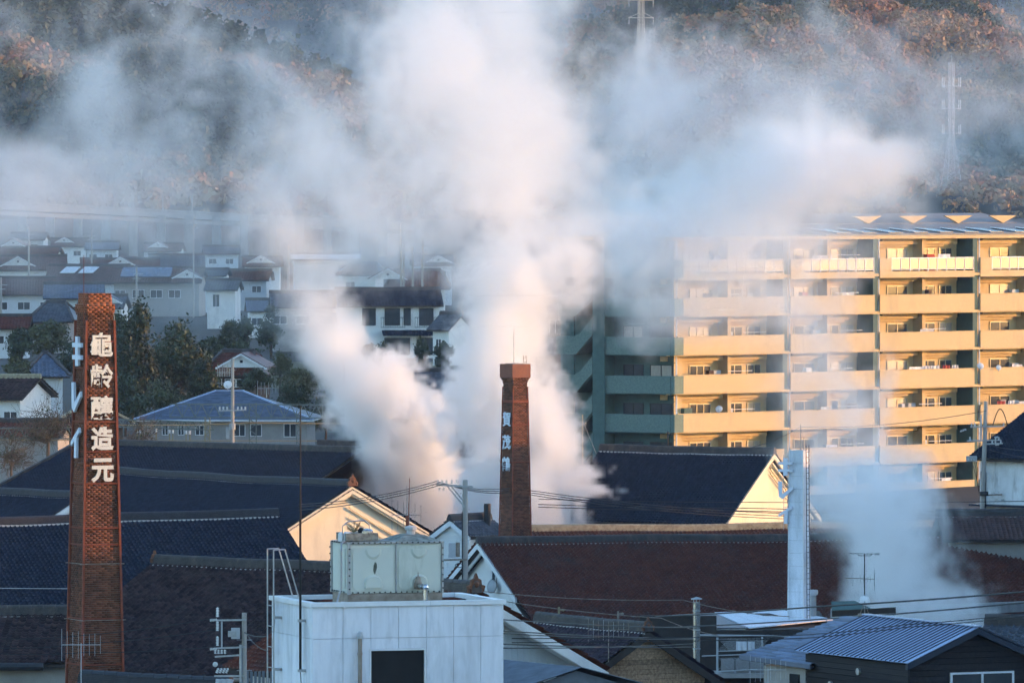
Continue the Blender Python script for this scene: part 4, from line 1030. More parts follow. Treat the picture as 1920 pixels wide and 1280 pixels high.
# ------------------------------------------------------------------ lettering
def glyph(ch, h, thick, weight, w=None):
    """mesh of one character, centred, standing in the xz plane, facing -y; h tall"""
    cu = bpy.data.curves.new('letter', 'FONT'); cu.body = ch; cu.size = 1.0; cu.extrude = .02; cu.offset = weight; cu.resolution_u = 3
    t = bpy.data.objects.new('letter', cu); COL.objects.link(t)
    bpy.context.view_layer.update()
    me = bpy.data.meshes.new_from_object(t.evaluated_get(bpy.context.evaluated_depsgraph_get()))
    bpy.data.objects.remove(t); bpy.data.curves.remove(cu)
    n = len(me.vertices); co = np.empty(n*3, np.float32); me.vertices.foreach_get('co', co); co = co.reshape(-1, 3)
    lo, hi = co.min(0), co.max(0); c = (lo + hi)/2; s = h/(hi[1]-lo[1])
    sx = s if w is None else w/(hi[0]-lo[0])
    out = np.stack([(co[:,0]-c[0])*sx, -(co[:,2]-c[2])*thick/.04, (co[:,1]-c[1])*s], 1)
    me.vertices.foreach_set('co', out.astype(np.float32).ravel()); me.update()
    me.materials.clear()
    return me

def katakana(ch, s):
    """thick sign-board strokes of KI, RE, I, about s tall, in the xz plane facing -y, 6 cm deep"""
    b = MB(); t = .09
    P = {'ki': [[(-.5,.32),(.5,.32),(.5,.14),(-.5,.14)], [(-.5,-.18),(.5,-.18),(.5,-.36),(-.5,-.36)], [(-.15,.58),(.15,.58),(.15,-.62),(-.15,-.62)]],
         're': [[(-.5,.6),(-.22,.6),(-.2,-.25),(.5,.25),(.52,.02),(-.2,-.62),(-.46,-.45)]],
         'i': [[(.42,.62),(.48,.42),(-.45,-.16),(-.5,.02)], [(-.06,.24),(.18,.34),(.14,-.62),(-.1,-.62)]]}[ch]
    for k, poly in enumerate(P):
        b.prism([(x*s, -t/2 - .003*k, z*s) for x, z in poly], (0, t + .006*k, 0))
    return b

def brick_stack(o, prof, course=.082, bl=.225, joint=.013, seed=0, keep=300, z_parts=None, bm='brick', capm='brickc', zcap=None):
    """square brick shaft: mortar core plus individual bricks. prof = [(z, half width)...]"""
    rng = np.random.default_rng(seed)
    zs = [p[0] for p in prof]; hs = [p[1] for p in prof]
    c = MB(); ring = lambda z, h: [(-h,-h,z),(h,-h,z),(h,h,z),(-h,h,z)]
    vs = []; fs = []
    for z, h in prof: vs += ring(z, h - .03)
    for i in range(len(prof)-1):
        for k in range(4): fs.append((4*i+k, 4*i+(k+1) % 4, 4*i+4+(k+1) % 4, 4*i+4+k))
    fs.append(tuple(4*(len(prof)-1)+k for k in range(4)))
    c.add(vs, fs); c.build('mortar_core', M['mortar'], o)
    bricks = []
    z = zs[0]; row = 0
    while z < zs[-1] - .01:
        h = float(np.interp(z + course/2, zs, hs)); n = max(2, int(round(2*h/bl)))
        L = 2*h/n
        for side in range(4):
            for k in range(n + (row % 2)):
                x0 = -h + (k - .5*(row % 2))*L; x1 = x0 + L
                x0 = max(x0, -h); x1 = min(x1, h)
                if x1 - x0 < .05: continue
                bricks.append((z, side, x0 + joint/2, x1 - joint/2, h))
        z += course; row += 1
    # vectorised boxes
    B = np.array([(z, s, a, b_, h) for z, s, a, b_, h in bricks]); n = len(B)
    pr = rng.normal(0, .0045, n); dep = .10
    loc = np.zeros((n, 8, 3)); 
    xs = np.stack([B[:,2], B[:,3]], 1); ys = np.stack([-B[:,4] - pr, -B[:,4] + dep], 1); zz = np.stack([B[:,0] + joint/2, B[:,0] + course - joint/2], 1)
    for i, (a, b_, c_) in enumerate([(0,0,0),(1,0,0),(1,1,0),(0,1,0),(0,0,1),(1,0,1),(1,1,1),(0,1,1)]):
        loc[:,i,0] = xs[:,a]; loc[:,i,1] = ys[:,b_]; loc[:,i,2] = zz[:,c_]
    for s in range(1, 4):
        m_ = B[:,1] == s; an = s*math.pi/2; X = loc[m_,:,0].copy(); Y = loc[m_,:,1].copy()
        loc[m_,:,0] = X*math.cos(an) - Y*math.sin(an); loc[m_,:,1] = X*math.sin(an) + Y*math.cos(an)
    F6 = np.array([(0,3,2,1),(4,5,6,7),(0,1,5,4),(1,2,6,5),(2,3,7,6),(3,0,4,7)])
    vis = (B[:,1] == 0) | (B[:,1] == 3)          # the two faces that show
    single = np.zeros(n, bool)
    if keep:
        order = np.argsort(-(B[:,0]) + 1e6*(~vis)); single[order[:keep]] = True
    tint = rng.random(n)
    rest = ~single
    v = loc[rest].reshape(-1, 3); m2 = rest.sum()
    q = (np.arange(m2)[:,None,None]*8 + F6[None]).reshape(-1, 4)
    place(np_mesh('brickwork', v, q, M[bm], np.repeat(tint[rest], 6)), 'brickwork', o, kind='stuff')
    for i in np.nonzero(single)[0]:
        vv = loc[i]; c_ = vv.mean(0)
        me = np_mesh('brick', vv - c_, F6, M[capm if (zcap is not None and B[i,0] > zcap) else bm], np.full(6, tint[i]))
        place(me, 'brick', o, c_)

# ------------------------------------------------------------------ tall brick chimney with large letters
c1 = thing('brick_chimney', 'tall square brick chimney with red iron straps and five large characters', 'chimney', (wx(178, 300), 300, 0), R(24))
hw1 = lambda z: (1.05 + .039*(22.6 - z))/2
brick_stack(c1, [(5, hw1(5)), (22.75, hw1(22.75)), (22.88, .56), (22.96, .585), (23.16, .585), (23.24, .50), (23.55, .475)], seed=1, zcap=22.85)
MB().lathe((0,0,0), [(.28, 23.4), (.28, 23.56)], 10).build('flue_mouth', M['dark'], c1)
for sx, sy in ((-1,-1),(1,-1),(1,1),(-1,1)):
    b = MB(); e = .035
    b.beam((sx*(hw1(5)+e), sy*(hw1(5)+e), 5), (sx*(hw1(22.6)+e), sy*(hw1(22.6)+e), 22.6), .085, .085, (0,1,0)); b.build('corner_angle', M['redir'], c1)
for pyb in (640, 690, 790, 845, 905, 988, 1019, 1157, 1243):
    z = wz(pyb, 300); h = hw1(z) + .045; b = MB(); t = .045
    for k in range(4):
        a = k*math.pi/2; p0 = Vector((-h-.01, -h, z)); p1 = Vector((h+.01, -h, z)); m_ = Matrix.Rotation(a, 3, 'Z')
        b.beam(m_ @ p0, m_ @ p1, t, .05)
    b.build('iron_band', M['redir'], c1)
for pyb in (1055, 1160):
    z = wz(pyb, 300); h = hw1(z) + .06; b = MB()
    for k in range(4):
        m_ = Matrix.Rotation(k*math.pi/2, 3, 'Z'); b.cyl(m_ @ Vector((-h-.12,-h,z)), m_ @ Vector((h+.12,-h,z)), .016, .016, 5)
    b.build('tie_rod', M['rusty'], c1)
# ladder on the right side
b = MB()
for k in range(60):
    z = 6 + k*.28; h = hw1(z) + .16; b.cyl((h, -.22, z), (h, .10, z), .012, .012, 4)
for y in (-.22, .10): b.cyl((hw1(5)+.16, y, 5.5), (hw1(22.6)+.16, y, 22.8), .018, .018, 5)
b.build('ladder', M['galv'], c1)
MB().cyl((-hw1(22)-.10, -.5, 6), (-hw1(22)-.10, -.5, wz(478, 300)), .022, .012, 6).build('lightning_rod', M['redir'], c1)
for ch, py in zip('龜齡釀造元', (645, 704, 763, 821, 880)):
    z = wz(py, 300); me = glyph(ch, .90, .06, .022 if ch in '龜釀齡' else .036, .90); me.materials.append(M['letter'])
    me.name = 'letter'
    place(me, 'letter', c1, (.02, -hw1(z) - .10, z))
for ch, py, s in (('ki', 657, .92), ('re', 744, .92), ('i', 829, .92)):
    z = wz(py, 300); katakana(ch, s).build('katakana_letter', M['letterb'], c1, (-hw1(z) - .14, .02, z), (0, 0, -math.pi/2))

# ------------------------------------------------------------------ slim brick chimney
d2 = 480
c2 = thing('brick_chimney', 'slim brick chimney with brown capped top and three pale characters', 'chimney', (wx(966, d2), d2, 0), R(35))
hw2 = lambda z: .50 + .018*(16 - z)
zt2 = wz(682, d2)
zc2 = wz(706, d2)
brick_stack(c2, [(5.5, hw2(5.5)), (zc2 - .55, hw2(zc2-.55)), (zc2 - .30, .54), (zc2 - .05, .64)], seed=2, course=.085, keep=0)
MB().box(-.665, .665, -.665, .665, zc2 - .05, zt2).build('cap_band', M['copper'], c2)
MB().box(-.42, .42, -.42, .42, zt2 - .2, zt2 + .03).build('flue_mouth', M['conc'], c2)
for sx, sy in ((-1,-1),(1,-1),(1,1),(-1,1)):
    b = MB(); e = .02
    b.beam((sx*(hw2(5.5)+e), sy*(hw2(5.5)+e), 5.5), (sx*(hw2(zc2-.6)+e), sy*(hw2(zc2-.6)+e), zc2-.6), .06, .06, (0,1,0)); b.build('corner_angle', M['redir'], c2)
for py in (752, 795, 865):
    z = wz(py, d2); h = hw2(z) + .04; b = MB()
    for k in range(4):
        m_ = Matrix.Rotation(k*math.pi/2, 3, 'Z'); b.beam(m_ @ Vector((-h-.02,-h,z)), m_ @ Vector((h+.02,-h,z)), .05, .06 if py > 760 else .16)
    b.build('iron_band', M['redir'], c2)
b = MB()
for y in (-.14, .14): b.cyl((hw2(5.5)+.22, y, 5.5), (hw2(zt2)+.22, y, zt2+.5), .016, .016, 5)
for k in range(40):
    z = 5.8 + k*.29; b.cyl((hw2(z)+.22,-.14,z),(hw2(z)+.22,.14,z),.012,.012,4)
b.build('ladder', M['rusty'], c2)
MB().cyl((-.1,0,zt2), (-.1,0,wz(617,d2)), .025, .012, 6).build('lightning_rod', M['galv'], c2)
for ch, py in zip('賀茂鶴', (785, 828, 869)):
    z = wz(py, d2); me = glyph(ch, .86, .05, .020, .84); me.materials.append(M['letterb']); me.name = 'letter'
    place(me, 'letter', c2, (-hw2(z) - .07, 0, z), (0, 0, -math.pi/2))

# ------------------------------------------------------------------ white metal chimney
d3 = 395
c3 = thing('metal_chimney', 'white panelled metal chimney with ladder and projecting sign letters', 'chimney', (wx(1498, d3), d3, 0), R(-25))
zt3 = wz(843, d3); hw3 = lambda z: .36 + .006*(zt3 - z)
zs = [wz(y, d3) for y in range(1180, 843, -24)] + [zt3]
for z0, z1 in zip(zs[:-1], zs[1:]):
    for side in range(4):
        m_ = Matrix.Rotation(side*math.pi/2, 3, 'Z'); h0, h1 = hw3(z0), hw3(z1)
        MB().prism([m_ @ Vector(p) for p in ((-h0+.006,-h0,z0+.006),(h0-.006,-h0,z0+.006),(h1-.006,-h1,z1-.006),(-h1+.006,-h1,z1-.006))], m_ @ Vector((0,.02,0))).build('cladding_panel', M['panelw'], c3)
vs = []
b = MB(); b.add([(-hw3(z)*s_+0, 0, 0) for z in () for s_ in ()], [])
b.box(-.34, .34, -.34, .34, zs[0], zt3 - .02); b.build('inner_shaft', M['galv'], c3)
b = MB()
for sx, sy in ((-1,-1),(1,-1),(1,1),(-1,1)): b.beam((sx*(hw3(zs[0])+.004), sy*(hw3(zs[0])+.004), zs[0]), (sx*(hw3(zt3)+.004), sy*(hw3(zt3)+.004), zt3), .05, .05, (0,1,0))
b.build('corner_trim', M['whitep'], c3)
b = MB()
for y in (-.30, .06): b.cyl((hw3(zs[0])+.15, y, zs[0]), (hw3(zt3)+.15, y, zt3+.25), .018, .018, 5)
for k in range(34):
    z = zs[0] + .2 + k*.26; b.cyl((hw3(z)+.15,-.30,z),(hw3(z)+.15,.06,z),.012,.012,4)
b.build('ladder', M['darkm'], c3)
MB().cyl((.1,0,zt3), (.1,0,wz(796,d3)), .03, .015, 6).build('lightning_rod', M['galv'], c3)
MB().cyl((.22,.1,zt3), (.22,.1,wz(820,d3)), .02, .015, 6).build('vent_pipe', M['galv'], c3)
b = MB()
for xo in (-.62, -.40): b.cyl((xo,-.46,wz(992,d3)), (xo,-.46,wz(852,d3)), .018, .018, 5)
for py in (870, 912, 950, 980): b.cyl((-.64,-.46,wz(py,d3)), (-.34,-.40,wz(py,d3)), .016, .016, 5)
b.build('sign_frame', M['galv'], c3)
for ch, py in (('ki', 874), ('re', 918), ('i', 964)):
    katakana(ch, .72).build('katakana_letter', M['letterb'], c3, (-.50, -.53, wz(py, d3)), (0, 0, R(12)))
# ------------------------------------------------------------------ white building with the water tank
dF = 176.0; YF = R(17.7)
pF = W(586, 1138, dF); ZT = pF.z
fb = thing('white_building', 'white panelled rooftop building with dark window in the foreground', 'building', (pF.x, pF.y, 0), YF)
FW, FD = 4.41, 3.25
MB().box(.03, FW-.03, .075, FD, ZT-8, ZT-.16).build('inner_wall', M['conc'], fb)
xs = [0, .70, 1.34, 1.98, 2.62, 3.25, 3.88, FW]
zrow = [ZT, ZT - .70, ZT - 2.6, ZT - 4.5]
wx0, wx1, wzt = wx(695,dF)-pF.x, 0, 0
WX0, WX1, WZ = (695-586)/85.2/.9527, (795-586)/85.2/.9527, wz(1219, dF+.5)
for i in range(len(xs)-1):
    for j in range(len(zrow)-1):
        x0, x1, z1, z0 = xs[i]+.004, xs[i+1]-.004, zrow[j]-.004, zrow[j+1]+.004
        if j == 1 and x0 < WX1 and x1 > WX0:
            # panel above the window opening, side pieces beside it
            MB().box(x0, x1, 0, .05, WZ+.04, z1).build('wall_panel', M['panelw'], fb)
            if x0 < WX0 - .05: MB().box(x0, WX0-.03, 0, .05, z0, WZ+.032).build('wall_panel', M['panelw'], fb)
            if x1 > WX1 + .05: MB().box(WX1+.03, x1, 0, .05, z0, WZ+.032).build('wall_panel', M['panelw'], fb)
            continue
        if j == 2 and x0 < WX1 and x1 > WX0: continue
        MB().box(x0, x1, 0, .05, z0, z1).build('wall_panel', M['panelw'], fb)
ys = [0.055, FD*.5, FD]
for i in range(2):
    for j in range(3):
        MB().box(0, .028, ys[i]+.004, ys[i+1]-.004, zrow[j+1]+.004, zrow[j]-.004).build('side_panel', M['panelw'], fb)
wo = MB(); t = .035
wo.box(WX0-t, WX0, -.02, .06, ZT-4, WZ); wo.box(WX1, WX1+t, -.02, .06, ZT-4, WZ); wo.box(WX0-t, WX1+t, -.022, .06, WZ, WZ+t)
wi = wo.build('window', M['cap'], fb)
MB().box(WX0, (WX0+WX1)/2-.01, .02, .04, ZT-4, WZ).build('pane', M['dark'], wi)
MB().box((WX0+WX1)/2-.01, WX1, .04, .06, ZT-4, WZ).build('pane', M['dark'], wi)
# parapet cap in lengths, roof inside
for x0, x1 in ((-.06, .74), (.746, 2.7), (2.706, 3.56), (3.566, FW+.05)): MB().box(x0, x1, -.05, .16, ZT+.002, ZT+.10).build('parapet_cap', M['cap'], fb)
MB().box(-.06, .14, .165, FD+.05, ZT+.002, ZT+.096).build('parapet_cap', M['cap'], fb)
MB().box(FW-.15, FW+.05, .165, FD+.05, ZT+.002, ZT+.096).build('parapet_cap', M['cap'], fb)
MB().box(.145, FW-.155, FD-.12, FD+.05, ZT+.002, ZT+.098).build('parapet_cap', M['cap'], fb)
MB().box(.05, FW-.05, .06, FD-.01, ZT-.15, ZT-.10).build('roof_deck', M['conc'], fb)
MB().box(.70, .76, -.056, .17, ZT-.02, ZT+.106).build('cap_joint', M['cap'], fb)
# rusty down pipe on the front
px_ = (672-586)/85.2/.9527
b = MB(); b.cyl((px_, -.10, ZT-4.0), (px_, -.10, ZT-.62), .045, .045, 10); b.build('drain_pipe', M['rusty'], fb)
MB().lathe((px_, -.10, ZT-.66), [(.02,-.05),(.07,-.04),(.075,.02),(.05,.09),(.02,.12)], 10).build('pipe_elbow', M['concl'], fb)
for z in (ZT-1.05, ZT-2.2): MB().cyl((px_, -.10, z), (px_, -.10, z+.04), .058, .058, 10).build('pipe_clamp', M['rusty'], fb)
# lightning mast on the left face
b = MB(); b.cyl((-.12, .55, ZT-1.45), (-.12, .55, wz(930,dF)), .030, .026, 8); b.cyl((-.12,.55,wz(930,dF)), (-.12,.55,wz(762,dF)), .020, .010, 6)
mo = b.build('lightning_mast', M['black'], None, (0,0,0), (0,0,0))
bpy.context.view_layer.update(); mo.matrix_world = fb.matrix_world.copy()
tag(mo, 'thin black lightning mast standing against the white building', 'mast')
for z in (ZT-.32, ZT-1.42): MB().box(-.17, -.004, .50, .60, z-.03, z+.03).build('mast_bracket', M['galv'], fb)
MB().tube([(-.12,.55,ZT-1.45),(-.10,.50,ZT-1.9),(-.08,.62,ZT-2.3),(-.03,.6,ZT-3)], .010, 5).build('earth_wire', M['black'], fb)
# ladder with hand loops on the left face
la = thing('roof_ladder', 'steel ladder with tall hand loops on the left side of the white building', 'ladder', (pF.x, pF.y, 0), YF)
y0, y1 = 2.55, 3.05
zl = ZT + 1.15
for y in (y0, y1):
    MB().tube([(-.16, y, ZT-5), (-.16, y, zl), (.10, y, zl + .01), (.42, y, ZT+.10)], .017, 6).build('rail', M['galv'], la)
for k in range(11):
    MB().cyl((-.16, y0, ZT-4.7+.46*k), (-.16, y1, ZT-4.7+.46*k), .011, .011, 5).build('rung', M['galv'], la)
for z in (ZT-.35, ZT-1.5): MB().box(-.17, -.005, y0-.13, y0-.05, z-.03, z+.03).build('bracket', M['galv'], la)
MB().tube([(-.10, 2.75, ZT+.05), (-.08, 2.72, ZT-.4), (-.11, 2.80, ZT-.9), (-.08, 2.76, ZT-1.7), (-.09,2.78,ZT-3)], .012, 5).build('cable', M['galv'], la)

# ------------------------------------------------------------------ water tank
TX0, TX1 = (655-586)/85.2/.9527 + .27, (826-586)/85.2/.9527 + .27
TY0, TY1 = .85, 2.05
TZ0, TZ1 = wz(1113, dF+1), wz(1021, dF+1)
tk = thing('water_tank', 'pale green panelled water tank on the roof of the white building', 'water tank', (pF.x, pF.y, 0), YF)
MB().box(TX0-.05, TX1+.02, TY0-.02, TY1+.02, ZT-.10, TZ0-.01).build('base_frame', M['rusty'], tk)
TM = (TX0+TX1)/2
def tank_panel(x0, x1, stain=False, bulge=True):
    """pressed panel: chamfered frame with a raised field and two domed pressings"""
    w, h = x1-x0, TZ1-TZ0; b = MB(); y = TY0
    c = .09
    outer = [(x0,TZ0),(x1,TZ0),(x1,TZ1),(x0,TZ1)]
    oct_ = [(x0+.05+c,TZ0+.06),(x1-.05-c,TZ0+.06),(x1-.05,TZ0+.06+c),(x1-.05,TZ1-.06-c),(x1-.05-c,TZ1-.06),(x0+.05+c,TZ1-.06),(x0+.05,TZ1-.06-c),(x0+.05,TZ0+.06+c)]
    b.box(x0+.008, x1-.008, y, y+.05, TZ0, TZ1)
    b.prism([(px, y-.018, pz) for px, pz in oct_], (0,.022,0))
    p = b.build('tank_panel', M['frp'], tk)
    xm = (x0+x1)/2
    d = MB(); zz = TZ0+.12
    arch = [(xm-.21, zz)] + [(xm-.20*math.cos(a), zz+.14+.15*math.sin(a)) for a in np.linspace(0, math.pi, 9)] + [(xm+.21, zz)]
    vs = [(px, y-.018, pz) for px, pz in arch] + [(xm+(px-xm)*.86, y-.075, zz+(pz-zz)*.86) for px, pz in arch]
    n = len(arch); d.add(vs, [tuple(range(n, 2*n))] + [(k, (k+1) % n, n+(k+1) % n, n+k) for k in range(n)])
    d.build('lower_pressing', M['frp'], p)
    d = MB(); zz = TZ1-.12
    arch = [(xm-.20*math.cos(a), zz-.22*math.sin(a)) for a in np.linspace(0, math.pi, 9)]
    vs = [(px, y-.018, pz) for px, pz in arch] + [(xm+(px-xm)*.75, y-.045, zz+(pz-zz)*.75) for px, pz in arch]
    n = len(arch); d.add(vs, [tuple(range(n, 2*n))] + [(k, (k+1) % n, n+(k+1) % n, n+k) for k in range(n)])
    d.build('upper_pressing', M['frp'], p)
    if stain:
        s = MB(); zz = TZ0+.42
        s.prism([(xm+.02, y-.022, zz), (xm+.05, y-.022, zz+.02), (xm+.09, y-.022, zz+.16), (xm+.08, y-.022, zz+.24), (xm+.04, y-.022, zz+.28), (xm+.01, y-.022, zz+.2), (xm+.0, y-.022, zz+.1)], (0,.006,0))
        s.build('stain', M['stain'], p)
    return p
tank_panel(TX0, TM-.006, True); tank_panel(TM+.006, TX1)
MB().box(TX0-.06, TX0-.002, TY0-.025, TY0+.06, TZ0-.02, TZ1+.03).build('corner_flange', M['galv'], tk)
MB().box(TX1+.002, TX1+.05, TY0-.025, TY0+.06, TZ0-.02, TZ1+.03).build('corner_flange', M['galv'], tk)
MB().box(TM-.012, TM+.012, TY0-.03, TY0+.03, TZ0, TZ1+.005).build('joint_flange', M['galv'], tk)
MB().box(TX0-.055, TX0-.01, TY0+.065, TY1, TZ0, TZ1).build('side_panel', M['frp'], tk)
MB().box(TX0-.075, TX0-.056, TY0+.18, TY1-.12, TZ0+.10, TZ1-.10).build('side_pressing', M['frp'], tk)
MB().box(TX0-.09, TX0-.005, TY1+.003, TY1+.07, TZ0-.02, TZ1+.03).build('corner_flange', M['galv'], tk)
MB().box(TX0-.01, TX1, TY1-.03, TY1, TZ0, TZ1).build('back_panel', M['frp'], tk)
MB().box(TX1+.003, TX1+.03, TY0+.065, TY1, TZ0, TZ1).build('side_panel', M['frp'], tk)
MB().box(TX0-.08, TX1+.06, TY0-.035, TY1+.02, TZ1+.006, TZ1+.05).build('lid_flange', M['galv'], tk)
bolt = MB().cyl((0,0,0),(0,-.03,0),.017,.017,6).mesh('bolt', M['black'])
for k in range(17):
    x = TX0+.05+(TX1-TX0-.1)*k/16
    place(bolt, 'bolt', tk, (x, TY0-.035, TZ1+.03)); place(bolt, 'bolt', tk, (x, TY0-.005, TZ0+.02))
for k in range(7):
    z = TZ0+.1+(TZ1-TZ0-.2)*k/6
    for x in (TX0-.03, TX1+.027): place(bolt, 'bolt', tk, (x, TY0-.026, z))
    place(bolt, 'bolt', tk, (TX0-.09, TY1-.1+.13, z), (0,0,-math.pi/2))
for k in range(6):
    y = TY0+.2+(TY1-TY0-.3)*k/5
    for z in (TZ0+.03, TZ1+.03): place(bolt, 'bolt', tk, (TX0-.078, y, z), (0,0,-math.pi/2))
def dome(x0, x1, h, nm='tank_lid', m='lichen'):
    b = MB(); xm, ym = (x0+x1)/2, (TY0+TY1)/2
    r0 = [(x0,TY0),(x1,TY0),(x1,TY1),(x0,TY1)]; vs = [(x,y,TZ1+.05) for x,y in r0] + [(xm+(x-xm)*.45, ym+(y-ym)*.45, TZ1+.05+h*.8) for x,y in r0] + [(xm,ym,TZ1+.05+h)]
    fs = [(k,(k+1)%4,4+(k+1)%4,4+k) for k in range(4)] + [(4+k,4+(k+1)%4,8) for k in range(4)]
    b.add(vs, fs); return b.build(nm, M[m], tk)
dome(TX0, TM-.02, .05); dome(TM+.02, TX1, .16)
# raised manhole with lid, vents
mx = TX0+.36
b = MB(); b.box(mx-.42, mx+.32, TY0+.12, TY0+.9, TZ1+.08, TZ1+.24); b.build('manhole', M['lichen'], tk)
b = MB(); b.lathe((mx+.10, TY0+.25, TZ1+.24), [(.14,0),(.14,.05),(.10,.09),(.02,.10)], 12); b.build('vent_cap', M['steel'], tk)
b = MB(); b.lathe((mx-.02, TY0+.3, TZ1+.24), [(.07,0),(.08,.06),(.05,.11),(.01,.12)], 10); b.build('vent_plug', M['black'], tk)
b = MB(); b.lathe((TX0-.02, TY0+.35, TZ1+.05), [(.14,0),(.16,.03),(.16,.18),(.12,.21),(.03,.22)], 4); b.build('float_box', M['whitep'], tk)
b = MB(); b.lathe((TM+.50, TY0+.5, TZ1+.18), [(.10,0),(.10,.10),(.14,.11),(.14,.17),(.05,.20)], 12); b.build('vent_post', M['concl'], tk)
b = MB(); x = TX0-.10
b.tube([(x,TY0+.25,TZ1+.05),(x,TY0+.25,TZ1+.40),(x+.12,TY0+.25,TZ1+.50),(x+.50,TY0+.25,TZ1+.52),(x+.62,TY0+.25,TZ1+.42),(x+.66,TY0+.25,TZ1+.10)], .018, 6); b.build('hand_rail', M['galv'], tk)
b = MB(); rr = random.Random(4)
for k in range(28):
    a = rr.uniform(0, 6.28); e = rr.uniform(.3, 1.2); b.cyl((TX0+.20, TY0+.4, TZ1+.25), (TX0+.20+.16*math.cos(a), TY0+.4+.1*math.sin(a), TZ1+.25+.22*e), .007, .005, 4)
b.build('frayed_cable', M['trussy'], tk)
b = MB(); x = TX0-.18
b.tube([(TX0-.02,TY0+.2,TZ1+.08),(x,TY0+.1,TZ1+.02),(x-.03,TY0,TZ1-.12),(x-.03,TY0,TZ0+.12),(x-.08,TY0,TZ0-.02),(x-.20,TY0-.2,ZT+.02)], .022, 6); b.build('conduit', M['galv'], tk)
# valve and outlet bend on the right panel
vx = TM+.47
b = MB(); b.cyl((vx, TY0, TZ0+.16), (vx, TY0-.22, TZ0+.16), .085, .085, 12); b.lathe((vx, TY0-.15, TZ0+.16), [(.08,0),(.09,.06),(.06,.14),(.055,.20),(.02,.21)], 10); b.cyl((vx,TY0-.15,TZ0+.36),(vx,TY0-.15,TZ0+.46),.012,.012,6)
b.build('valve', M['rusty'], tk)
b = MB(); b.tube([(vx,TY0-.20,TZ0+.16),(vx+.02,TY0-.42,TZ0+.15)], .06, 12); b.sphere((vx+.06,TY0-.50,TZ0+.14), .075, 10, 6); b.cyl((vx+.06,TY0-.50,TZ0+.13),(vx+.06,TY0-.50,ZT-.1),.06,.06,12)
b.build('outlet_pipe', M['steel'], tk, smooth=False)

# ------------------------------------------------------------------ corrugated shed in front of the gabled house
sh = thing('corrugated_shed', 'grey corrugated metal shed roof right of the white building', 'shed', (wx(930,215), 215, 0), R(-58))
def corrug(L, V, pitch, amp, m, name):
    n = int(L/pitch)*6; x = np.linspace(0, L, n+1); z = amp*np.sin(2*np.pi*x/pitch); ys = np.linspace(0, -V, 5)
    X, Y = np.meshgrid(x, ys, indexing='ij'); Z = np.repeat(z[:,None], 5, 1)
    a = np.arange(X.size).reshape(X.shape)
    q = np.stack([a[:-1,:-1].ravel(), a[1:,:-1].ravel(), a[1:,1:].ravel(), a[:-1,1:].ravel()], 1)
    return np_mesh(name, np.stack([X.ravel(), Y.ravel(), Z.ravel()], 1), q, m)
zs_ = wz(1240, 215)
place(corrug(5.5, 2.4, .09, .016, M['sheet'], 'roof_sheet'), 'roof_sheet', sh, (-1.5, .2, zs_+.05), (R(14),0,0))
place(corrug(5.5, 2.4, .09, .016, M['sheet'], 'roof_sheet'), 'roof_sheet', sh, (4.0, .2, zs_+.05), (R(14),0,math.pi))
MB().prism([(3.7,-1.8,zs_-3),(3.7,2.0,zs_-3),(3.7,2.0,zs_-.55),(3.7,.2,zs_-.05),(3.7,-1.8,zs_-.55)], (.05,0,0)).build('gable_wall', M['sheet'], sh)
MB().box(-1.4, 3.68, -1.7, 1.9, 0, zs_-.62).build('wall', M['sheet'], sh)

# ------------------------------------------------------------------ dark plank house, lower right
dD = 242.0; YD = R(-64)
aD = W(1835, 1176, dD)
LD, HD, RD = 7.2, 2.45, 1.02
oD = aD - Vector((math.cos(YD)*LD, math.sin(YD)*LD, 0))
dh = thing('dark_plank_house', 'dark plank house with blue standing seam roof at the lower right', 'house', (oD.x, oD.y, 0), YD)
zR = aD.z
sl = math.atan2(RD, HD); VL = HD/math.cos(sl)
npan = 26; pw = LD/npan
pan = MB().box(.012, pw-.012, -VL, 0, 0, .02).mesh('roof_pan', M['seam']); sm = MB().box(-.012, .012, -VL, 0, 0, .05).mesh('seam', M['seamd'])
for s in (0, 1):
    for k in range(npan):
        loc = (k*pw, 0, zR) if not s else (LD-k*pw, 0, zR)
        p = place(pan, 'roof_pan', dh, loc, (sl, 0, math.pi*s))
        place(sm, 'seam', p)
MB().box(-.02, LD+.02, -.10, .10, zR+.03, zR+.07).build('ridge_cap', M['seam'], dh)
MB().prism([(LD-.3, -HD+.25, 0), (LD-.3, HD-.25, 0), (LD-.3, HD-.25, zR-.18-RD*(HD-.25)/HD), (LD-.3, 0, zR-.18), (LD-.3, -HD+.25, zR-.18-RD*(HD-.25)/HD)], (-LD+.6, 0, 0)).build('inner_wall', M['dark'], dh)
for s in (-1, 1): MB().prism([(LD-.14,0,zR-.02),(LD-.14,s*HD,zR-.02-RD),(LD-.14,s*HD,zR-.20-RD),(LD-.14,0,zR-.20)], (.14,0,0)).build('bargeboard', M['seamd'], dh)
zz = zR - .22
k = 0
while zz > zR - 3.6:
    hwk = min(HD-.22, max(.1, (zR-.16-zz+.16)*HD/RD))
    MB().box(LD-.30, LD-.265, -hwk, hwk, zz-.165, zz).build('plank', M['woodd'], dh)
    if zz < zR - RD - .02: MB().box(.3, LD-.31, -HD+.20, -HD+.235, zz-.165, zz).build('plank', M['woodd'], dh)
    zz -= .175
for (x, z) in ((LD-.9, zR-1.9), (LD-3.4, zR-1.45), (LD-5.2, zR-1.95)):
    v = MB(); v.cyl((x, -HD+.20, z), (x, -HD+.12, z), .11, .11, 12); v.build('round_vent', M['galv'], dh)
wv = window(dh, -.1+.35, zR-2.0, 2.2, 1.3, 'right', LD-.26, sash=2, frame='cap', pane='glass', fw=.06)
